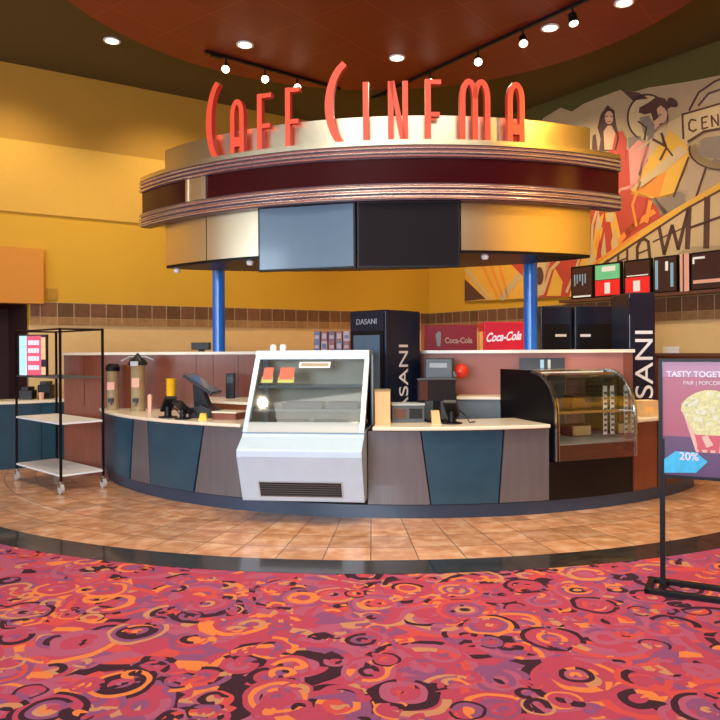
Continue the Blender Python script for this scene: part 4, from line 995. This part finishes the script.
# payment terminal
def pinpad(px, py, label, s=1.0, rz=0.0):
    p = onc(px, py); t = thing('card_terminal', label, 'card terminal', (p.x, p.y, HCNT), rz)
    mb = MB(); mb.lathe([(0.075*s, 0), (0.075*s, 0.012), (0.03*s, 0.02), (0.025*s, 0.09*s)], 'black', 18); part(t, 'stand', mb, smooth=True)
    tilt = T((0, -0.01, 0.11*s)) @ Matrix.Rotation(math.radians(-35), 4, 'X')
    mb = MB(); mb.box(-0.05*s, 0.05*s, -0.10*s, 0.10*s, -0.02, 0.02, 'near_black', tilt); part(t, 'housing', mb, bevel=0.008)
    mb = MB(); mb.box(-0.036*s, 0.036*s, 0.01*s, 0.08*s, 0.02, 0.023, 'grey_plastic', tilt); part(t, 'display', mb)
    mb = MB()
    for i in range(3):
        for j in range(4): mb.box((-0.034+0.025*i)*s, (-0.016+0.025*i)*s, (-0.085+0.022*j)*s, (-0.07+0.022*j)*s, 0.02, 0.026, 'light_grey', tilt)
    part(t, 'keypad', mb)
    mb = MB(); mb.tube([(0.04*s, 0.05*s, 0.1*s), (0.09*s, 0.08*s, 0.05*s), (0.12*s, 0.05*s, 0.008), (0.15*s, 0.12*s, 0.008)], 0.006, 'black', 6); part(t, 'cable', mb)
pinpad(168, 417.5, 'black card terminal at the front edge of the left worktop', 1.35, 0.5)
pinpad(452, 423.5, 'black card terminal on a stand, middle worktop in front of the screen', 1.35, -0.3)
pinpad(183, 419, 'black card terminal just left of the left cash register', 1.15, -0.4)
# cash register, left: tilted touch screen seen edge on, keyboard base
p = onc(207, 417)
t = thing('cash_register', 'black cash register with tilted flat screen on the left worktop', 'cash register', (p.x, p.y, HCNT), 1.45)
mb = MB(); mb.prism([(-0.16, 0), (0.16, 0), (0.16, 0.10), (0.02, 0.14), (-0.16, 0.06)], -0.14, 0.14, 'near_black', 'x'); part(t, 'base', mb, bevel=0.006)
mb = MB(); mb.prism([(-0.06, 0.08), (0.12, 0.08), (0.14, 0.36), (0.04, 0.32)], -0.06, 0.06, 'black', 'x'); part(t, 'stand', mb)
tl_ = T((0, 0.05, 0.36)) @ Matrix.Rotation(math.radians(-58), 4, 'X')
mb = MB(); mb.box(-0.17, 0.17, -0.018, 0.018, -0.19, 0.19, 'near_black', tl_); part(t, 'housing', mb, bevel=0.006)
mb = MB(); mb.box(-0.155, 0.155, -0.021, -0.018, -0.175, 0.175, 'screen_grey', tl_); part(t, 'display', mb)
p = onc(203, 420); mb = MB(); mb.prism([(-0.045, 0), (0.045, 0), (0.03, 0.07), (-0.02, 0.075)], -0.03, 0.03, 'yellow_plastic', 'y'); o = mb.build('yellow_dispenser', bevel=0.006); o.location = (p.x, p.y, HCNT); tag(o, 'small yellow block at the foot of the left cash register', 'dispenser')
p = onc(231, 419); t = thing('till_box', 'low reddish brown box with pale lid right of the left cash register', 'box', (p.x, p.y+0.02, HCNT), -0.35)
mb = MB(); mb.box(-0.16, 0.12, -0.12, 0.12, 0, 0.07, 'cabinet_wood'); part(t, 'box_body', mb, bevel=0.004)
mb = MB(); mb.box(-0.165, 0.125, -0.125, 0.125, 0.07, 0.085, 'cream_top'); part(t, 'lid', mb, 'pale lid')
q = hp(238, 0.25, 1.06); mb = MB(); mb.box(-0.05, 0.05, -0.05, 0.05, 0, 0.30, 'black'); mb.box(-0.04, 0.04, -0.055, -0.05, 0.18, 0.26, 'near_black'); o = mb.build('black_canister', bevel=0.01); o.location = (q.x, q.y, 1.031); tag(o, 'upright black box on the back cabinet at the left edge of the white case', 'box')
# tan wooden box right of the white case
p = onc(382, 424); t = thing('tan_box', 'tan wooden box on the worktop directly right of the white case', 'box', (p.x+0.005, p.y+0.05, HCNT), 0.0)
mb = MB(); mb.box(-0.075, 0.075, -0.12, 0.12, 0, 0.33, 'tan_box'); part(t, 'box_body', mb, bevel=0.004)
mb = MB(); mb.box(-0.078, 0.078, -0.123, 0.123, 0.322, 0.336, 'beige'); part(t, 'rim', mb)
# POS monitor and shelf box, middle
p = onc(437, 421.5); t = thing('point_of_sale_monitor', 'back of a dark monitor standing on the middle worktop', 'monitor', (p.x, p.y, HCNT), 0.1)
mb = MB(); mb.box(-0.12, 0.12, -0.09, 0.09, 0, 0.02, 'black'); part(t, 'foot', mb, bevel=0.004)
mb = MB(); mb.box(-0.035, 0.035, -0.02, 0.02, 0.02, 0.24, 'black'); part(t, 'stand', mb)
mb = MB(); mb.box(-0.195, 0.185, -0.03, 0.03, 0.21, 0.42, 'near_black'); mb.box(-0.18, -0.10, -0.034, -0.03, 0.22, 0.41, 'dark_wood'); mb.box(-0.2, 0.19, -0.034, 0.03, 0.42, 0.435, 'grey_plastic'); part(t, 'housing', mb, bevel=0.005)
p = onc(409, 422); t = thing('receipt_printer', 'low dark tray unit with pale top left of the monitor', 'printer', (p.x, p.y+0.04, HCNT), 0.0)
mb = MB(); mb.box(-0.17, 0.15, -0.10, 0.10, 0, 0.17, 'grey_plastic'); mb.box(-0.15, -0.03, -0.105, -0.10, 0.04, 0.14, 'shelf_wood'); mb.box(0.0, 0.13, -0.105, -0.10, 0.04, 0.14, 'near_black'); part(t, 'body', mb, bevel=0.005)
mb = MB(); mb.box(-0.175, 0.155, -0.105, 0.105, 0.17, 0.19, 'light_grey'); part(t, 'top_plate', mb, 'pale top plate')
p = onc(436, 424); mb = MB(); mb.prism([(-0.04, 0), (0.045, 0), (0.03, 0.13), (-0.045, 0.13)], -0.04, 0.04, 'tan_box', 'y'); o = mb.build('tan_holder', bevel=0.004); o.location = (p.x, p.y+0.02, HCNT); tag(o, 'small tan holder between the card terminal and the printer', 'holder')
# drink machine on back, with red ball
q = hp(442, 0.25); t = thing('coffee_machine', 'grey drink machine in front of the half wall, under the dark red header', 'drink machine', (q.x, q.y, 0), math.atan2(hd.y, hd.x))
mb = MB(); mb.box(-0.16, 0.16, -0.2, 0.2, 0, 1.28, 'grey_plastic'); part(t, 'cabinet', mb, bevel=0.008)
mb = MB(); mb.box(-0.15, 0.15, -0.19, 0.15, 1.28, 1.50, 'grey_plastic'); part(t, 'upper_housing', mb, bevel=0.01)
mb = MB(); mb.box(-0.10, 0.09, -0.196, -0.19, 1.40, 1.45, 'light_grey'); part(t, 'name_plate', mb, 'pale strip')
mb = MB(); mb.lathe([(0.0, -0.085), (0.05, -0.07), (0.075, -0.03), (0.078, 0.0), (0.07, 0.04), (0.04, 0.075), (0.0, 0.085)], 'red_plastic', 18, (0.24, -0.1, 1.36)); part(t, 'red_bulb', mb, 'red rounded canister', smooth=True)
mb = MB(); mb.box(0.15, 0.20, -0.14, -0.06, 1.30, 1.36, 'grey_plastic'); part(t, 'arm', mb)
# small black device behind curved case
q = hp(541, 0.13); t = thing('small_appliance', 'small dark appliance on the half wall side behind the curved glass case', 'appliance', (q.x, q.y, 0.0), math.atan2(hd.y, hd.x))
mb = MB(); mb.box(-0.24, 0.24, -0.1, 0.1, 0, 1.37, 'grey_plastic'); part(t, 'cabinet', mb)
mb = MB(); mb.box(-0.24, 0.24, -0.1, 0.1, 1.37, 1.50, 'near_black'); mb.box(-0.02, 0.02, -0.104, -0.1, 1.39, 1.48, 'mb_blue'); mb.box(0.06, 0.09, -0.104, -0.1, 1.39, 1.48, 'light_grey'); part(t, 'housing', mb, bevel=0.01)
# cream block at the right end
p = at_y(646, 420, 7.62); mb = MB(); mb.box(-0.105, 0.105, -0.08, 0.08, 0, 0.17, 'tan_box'); mb.box(-0.06, 0.03, -0.084, -0.08, 0.06, 0.1, 'amber'); o = mb.build('cream_box', bevel=0.005); 
a_ = th(646, RP-0.12, 415); o.location = pol(a_, RP-0.13, HCNT); o.rotation_euler = (0, 0, a_*0.6); tag(o, 'small cream and orange box on the worktop right of the curved glass case', 'box')

# ================================================================== BACK COUNTERS
def lowcab(u0, u1, dep, h, body, topm, label, side, nd=4):
    X, s = (XL, sL) if side == 'L' else (XR, sR)
    q = X @ Vector(((u0+u1)/2, s*(0.03+dep/2), 0)); d_ = dl if side == 'L' else dr
    t = thing('wall_counter', label, 'counter', tuple(q), math.atan2(d_.y, d_.x)); W = abs(u1-u0)
    mb = MB(); mb.box(-W/2, W/2, -dep/2, dep/2, 0, h-0.04, body); part(t, 'cabinet_body', mb)
    mb = MB(); mb.box(-W/2, W/2, min(-s*(dep/2-0.0), s*(dep/2+0.03)), max(-s*dep/2, s*(dep/2+0.03)), h-0.04, h, topm); part(t, 'counter_top', mb, 'pale top')
    for i in range(nd):
        x0 = -W/2+W*i/nd+0.01; x1 = -W/2+W*(i+1)/nd-0.01; mb = MB(); mb.box(x0, x1, min(s*dep/2, s*(dep/2+0.015)), max(s*dep/2, s*(dep/2+0.015)), 0.1, h-0.06, body); part(t, 'door', mb)
    return t
ua = uL(58, 400)[0]; ub3 = uL(-40, 400)[0]
lowcab(ua, ub3, 0.5, 0.93, 'teal_panel', 'cream_top', 'low teal counter with pale top along the left wall behind the cart', 'L')
X_ = XL
random.seed(3)
for i, (px, h, m_, lb) in enumerate(((25, 0.13, 'near_black', 'small black machine on the left wall counter, right of the lit menu'), (43, 0.20, 'black', 'taller black machine on the left wall counter beside the half wall'), (36, 0.10, 'pink_pack', 'small pinkish cup on the left wall counter'))):
    u = uL(px, 390)[0]; q = X_ @ Vector((u, sL*(0.42 if i == 2 else 0.26), 0.93))
    mb = MB(); mb.box(-0.09, 0.09, -0.08, 0.08, 0, h, m_) if i < 2 else mb.lathe([(0.03, 0), (0.04, h)], m_, 14)
    if i < 2: mb.box(-0.05, 0.05, -0.1, 0.1, h, h+0.05, 'near_black')
    o = mb.build('coffee_maker' if i < 2 else 'paper_cup', bevel=0.004); o.location = q; tag(o, lb, 'coffee maker' if i < 2 else 'cup')
u0 = uR(655, 360)[0]
lowcab(u0, u0+3, 0.5, 1.53, 'cabinet_wood', 'shelf_wood', 'tall wood counter along the right wall behind the poster stand', 'R')
u = uR(683, 355)[0]; q = XR @ Vector((u, sR*0.3, 1.53)); mb = MB(); mb.box(-0.09, 0.09, -0.06, 0.06, 0, 0.09, 'sign_white'); o = mb.build('card_holder', bevel=0.004); o.location = q; tag(o, 'small white holder on the tall wood counter just above the poster', 'holder')
# small switch plate on the left wall
u, z = uL(52, 294); mb = MB(); q = XL @ Vector((u, sL*0.012, z)); mb.box(-0.07, 0.07, -0.01, 0.01, -0.08, 0.08, 'yellow_dark'); o = mb.build('wall_vent'); o.location = q; o.rotation_euler = (0, 0, math.atan2(dl.y, dl.x)); tag(o, 'small dull yellow plate on the wall above the dark tile border', 'wall plate')

# ================================================================== CART
k0 = at_z(61, 494, 0); k1 = at_z(97, 487, 0); k2 = at_z(17, 480, 0)
ex = (k2-k0); LW = ex.length; ex.normalize(); ey = Vector((-ex.y, ex.x, 0)); ey = ey if ey.dot(k1-k0) > 0 else -ey; LD = 0.50
cen = k0+ex*LW/2+ey*LD/2
KX = Matrix(((ex.x, ey.x, 0, k0.x), (ex.y, ey.y, 0, k0.y), (0, 0, 1, 0), (0, 0, 0, 1)))
t = thing('wire_cart', 'tall black metal rolling rack with white shelves left of the counter', 'cart', (cen.x, cen.y, 0), math.atan2(ex.y, ex.x))
KT = 1.87
for i, (a, b_) in enumerate(((0, 0), (LW, 0), (0, LD), (LW, LD))):
    mb = MB(); mb.box(a-0.012, a+0.012, b_-0.012, b_+0.012, 0.14, KT, 'black', KX); part(t, 'upright', mb, world=True)
    mb = MB(); mb.tube([KX @ Vector((a, b_, 0.14)), KX @ Vector((a, b_, 0.11))], 0.012, 'steel', 8)
    mb.box(a-0.025, a+0.025, b_-0.022, b_+0.022, 0.07, 0.115, 'steel', KX)
    c = part(t, 'caster', mb, 'metal caster with grey wheel', world=True)
    c_, s_ = KX @ Vector((a, b_-0.016, 0.058)), KX @ Vector((a, b_+0.016, 0.058))
    mb = MB(); mb.tube([c_, s_], 0.058, 'caster_grey', 18); w_ = mb.build('wheel', t, world=True, smooth=True); w_.parent = c
def frame(z, mt='black', r=0.011):
    mb = MB()
    for p, q in (((0, 0), (LW, 0)), ((0, LD), (LW, LD)), ((0, 0), (0, LD)), ((LW, 0), (LW, LD))):
        mb.tube([KX @ Vector((p[0], p[1], z)), KX @ Vector((q[0], q[1], z))], r, mt, 6)
    return mb
part(t, 'top_frame', frame(KT-0.012), world=True)
for z, lb in ((0.215, 'white bottom shelf'), (0.80, 'white middle shelf')):
    mb = MB(); mb.box(-0.01, LW+0.01, -0.01, LD+0.01, z-0.022, z, 'white', KX); part(t, 'shelf', mb, lb, world=True)
mb = frame(1.30, 'grey_plastic', 0.007)
for i in range(1, 12): mb.tube([KX @ Vector((LW*i/12, 0, 1.305)), KX @ Vector((LW*i/12, LD, 1.305))], 0.003, 'grey_plastic', 5)
part(t, 'wire_shelf', mb, 'thin wire shelf', world=True)
# lit menu panel standing on the wire shelf
pa, pb = at_y(18, 350, 8.62), at_y(50, 350, 8.34)
pa = KX @ Vector((LW-0.10, 0.06, 0)); 
mv = (pb-at_y(18, 350, 8.62)); mv.z = 0; ang = -0.22
Wm = 0.38; mc = at_y(33.5, 350, 8.72)
t = thing('menu_display', 'lit red, pink and pale blue menu panel standing on the rolling rack', 'menu board', (mc.x, mc.y, 1.3095), ang)
HM = 0.50
mb = MB(); mb.box(-Wm/2, Wm/2, -0.02, 0.02, 0, HM, 'near_black'); part(t, 'housing', mb)
mat('md_red', (0.5, 0.06, 0.10), 0.4, emit=(0.55, 0.06, 0.12), estr=0.7); mat('md_pink', (0.9, 0.6, 0.75), 0.4, emit=(0.95, 0.62, 0.78), estr=0.8); mat('md_blue', (0.35, 0.60, 0.65), 0.4, emit=(0.35, 0.62, 0.68), estr=0.7); mat('md_orange', (0.8, 0.4, 0.2), 0.4, emit=(0.85, 0.4, 0.2), estr=0.6)
mb = MB()
f = lambda x0, x1, z0, z1, m, k=0: mb.box(-Wm/2+x0*Wm, -Wm/2+x1*Wm, -0.023-0.002*k, -0.02, z0*HM, z1*HM, m)
f(0.03, 0.30, 0.02, 0.97, 'md_blue'); f(0.30, 0.82, 0.02, 0.97, 'md_red'); f(0.82, 0.97, 0.4, 0.93, 'md_orange'); f(0.82, 0.97, 0.03, 0.22, 'md_orange')
for z in (0.15, 0.37, 0.56, 0.75):
    for i in range(4): f(0.36+i*0.10, 0.44+i*0.10, z, z+0.11, 'md_pink', 1)
part(t, 'picture', mb, 'lit menu picture')

# ================================================================== POSTER STAND
b0 = at_z(663, 589, 0)
PW = 0.60; pa_ = math.radians(-28)
t = thing('poster_stand', 'black floor stand holding a purple popcorn poster at the right edge', 'sign stand', (b0.x+PW/2*math.cos(pa_), b0.y+PW/2*math.sin(pa_), 0), pa_)
for s_ in (-1, 1):
    mb = MB(); mb.box(s_*PW/2-0.016, s_*PW/2+0.016, -0.012, 0.012, 0.035, 1.0, 'black'); part(t, 'post', mb)
mb = MB()
for y in (-0.155, 0.095): mb.box(-PW/2-0.10, PW/2+0.10, y, y+0.04, 0.0, 0.035, 'black')
for x in (-PW/2-0.10, PW/2+0.06): mb.box(x, x+0.04, -0.155, 0.135, 0.0, 0.036, 'black')
for s_ in (-1, 1): mb.box(s_*PW/2-0.02, s_*PW/2+0.02, -0.13, 0.11, 0.0, 0.037, 'black')
part(t, 'base_frame', mb, 'black rectangular base frame', bevel=0.003)
PB, PH = 0.765, 0.745
mb = MB()
mb.box(-PW/2-0.018, PW/2+0.018, -0.018, 0.018, PB-0.02, PB, 'black'); mb.box(-PW/2-0.018, PW/2+0.018, -0.018, 0.018, PB+PH, PB+PH+0.02, 'black')
for s_ in (-1, 1): mb.box(s_*(PW/2+0.008)-0.012, s_*(PW/2+0.008)+0.012, -0.018, 0.018, PB, PB+PH, 'black')
part(t, 'sign_frame', mb)
mat('po_rose', (0.38, 0.07, 0.11), 0.35); mat('po_mauve', (0.40, 0.16, 0.26), 0.35); mat('po_purple', (0.10, 0.035, 0.11), 0.35); mat('po_white', (0.75, 0.68, 0.75), 0.5); mat('po_cyan', (0.03, 0.45, 0.72), 0.35, var=0.25, vscale=25)
mat('po_corn', (0.68, 0.66, 0.32), 0.6, var=0.45, vscale=55); mat('po_corn2', (0.72, 0.74, 0.52), 0.6); mat('po_stripe', (0.72, 0.45, 0.33), 0.4); mat('po_red', (0.60, 0.07, 0.10), 0.4); mat('po_grey', (0.13, 0.09, 0.13), 0.4); mat('po_ice', (0.45, 0.55, 0.72), 0.4)
mb = MB()
y0 = -0.004
def pr(pts, mt, k): mb.prism([(x, PB+z) for x, z in pts], y0-0.0015*k-0.0015, y0-0.0015*k+0.0001, mt, 'y')
mb.box(-PW/2, PW/2, y0, 0.004, PB, PB+PH, 'po_rose')
pr([(-PW/2, PH-0.10), (PW/2, PH-0.10), (PW/2, PH), (-PW/2, PH)], 'po_mauve', 0)
pr([(-PW/2, 0), (PW/2, 0), (PW/2, 0.255), (-PW/2, 0.255)], 'po_purple', 0)
def PX(px, py): return (-PW/2+(px-660)*PW/88, PH*(1-(py-359)/118))
corn = [PX(*q) for q in ((677, 409), (678, 402), (683, 396), (690, 391), (698, 388), (707, 388), (715, 391), (724, 396), (730, 405), (731, 412), (722, 434), (690, 434))]
pr([PX(678, 409), PX(730, 409), PX(718, 452), PX(690, 452)], 'po_stripe', 1)
for i in range(4):
    xa = 680+i*12.5; xb = 691+i*7
    pr([PX(xa+4, 410), PX(xa+9.5, 410), PX(xb+4.5, 452), PX(xb+1.5, 452)], 'po_red', 2)
pr([PX(691, 433), PX(708, 433), PX(708, 449), PX(691, 449)], 'po_red', 3); pr([PX(695, 436), PX(700, 434), PX(705, 444), PX(699, 447)], 'po_stripe', 4)
pr(corn, 'po_corn', 4)
random.seed(5)
for i in range(42):
    a = random.random()*2*PI; r = math.sqrt(random.random()); x = 704+24*r*math.cos(a); y = 407+17*r*math.sin(a); rr = random.uniform(0.012, 0.022)
    cx, cz = PX(x, y); pr([(cx+rr*math.cos(2*PI*j/7)*random.uniform(0.7, 1.1), cz+rr*math.sin(2*PI*j/7)*random.uniform(0.7, 1.1)) for j in range(7)], 'po_corn2' if i % 3 else 'po_corn', 5+(i % 3))
pr([PX(715, 416), PX(742, 416), PX(738, 470), PX(717, 470)], 'po_grey', 8); pr([PX(714, 427), PX(743, 427), PX(743, 435), PX(714, 435)], 'po_ice', 9)
pr([PX(716, 412), PX(741, 412), PX(742, 417), PX(714, 417)], 'po_ice', 9)
pr([PX(662, 461), PX(672, 452), PX(690, 452), PX(700, 461), PX(690, 473), PX(662, 475)], 'po_cyan', 9)
part(t, 'poster', mb, 'purple and rose poster with a popcorn bucket')
cx, cz = PX(664.5, 372); text('TASTY TOGETHER', 0.052, 'po_white', t, 'lettering', T((cx, -0.008, PB+cz)), 0.001, sx=0.97, bold=0.0015, align='LEFT')
cx, cz = PX(679, 381); text('PAIR | POPCORN', 0.036, 'po_white', t, 'lettering', T((cx, -0.008, PB+cz)), 0.001, sx=0.9, align='LEFT')
cx, cz = PX(684, 457); text('20%', 0.07, 'po_white', t, 'lettering', T((cx, -0.022, PB+cz)), 0.001, sx=1.0, bold=0.001)

for o in ROOTS:
    if '_m' in o: del o['_m']
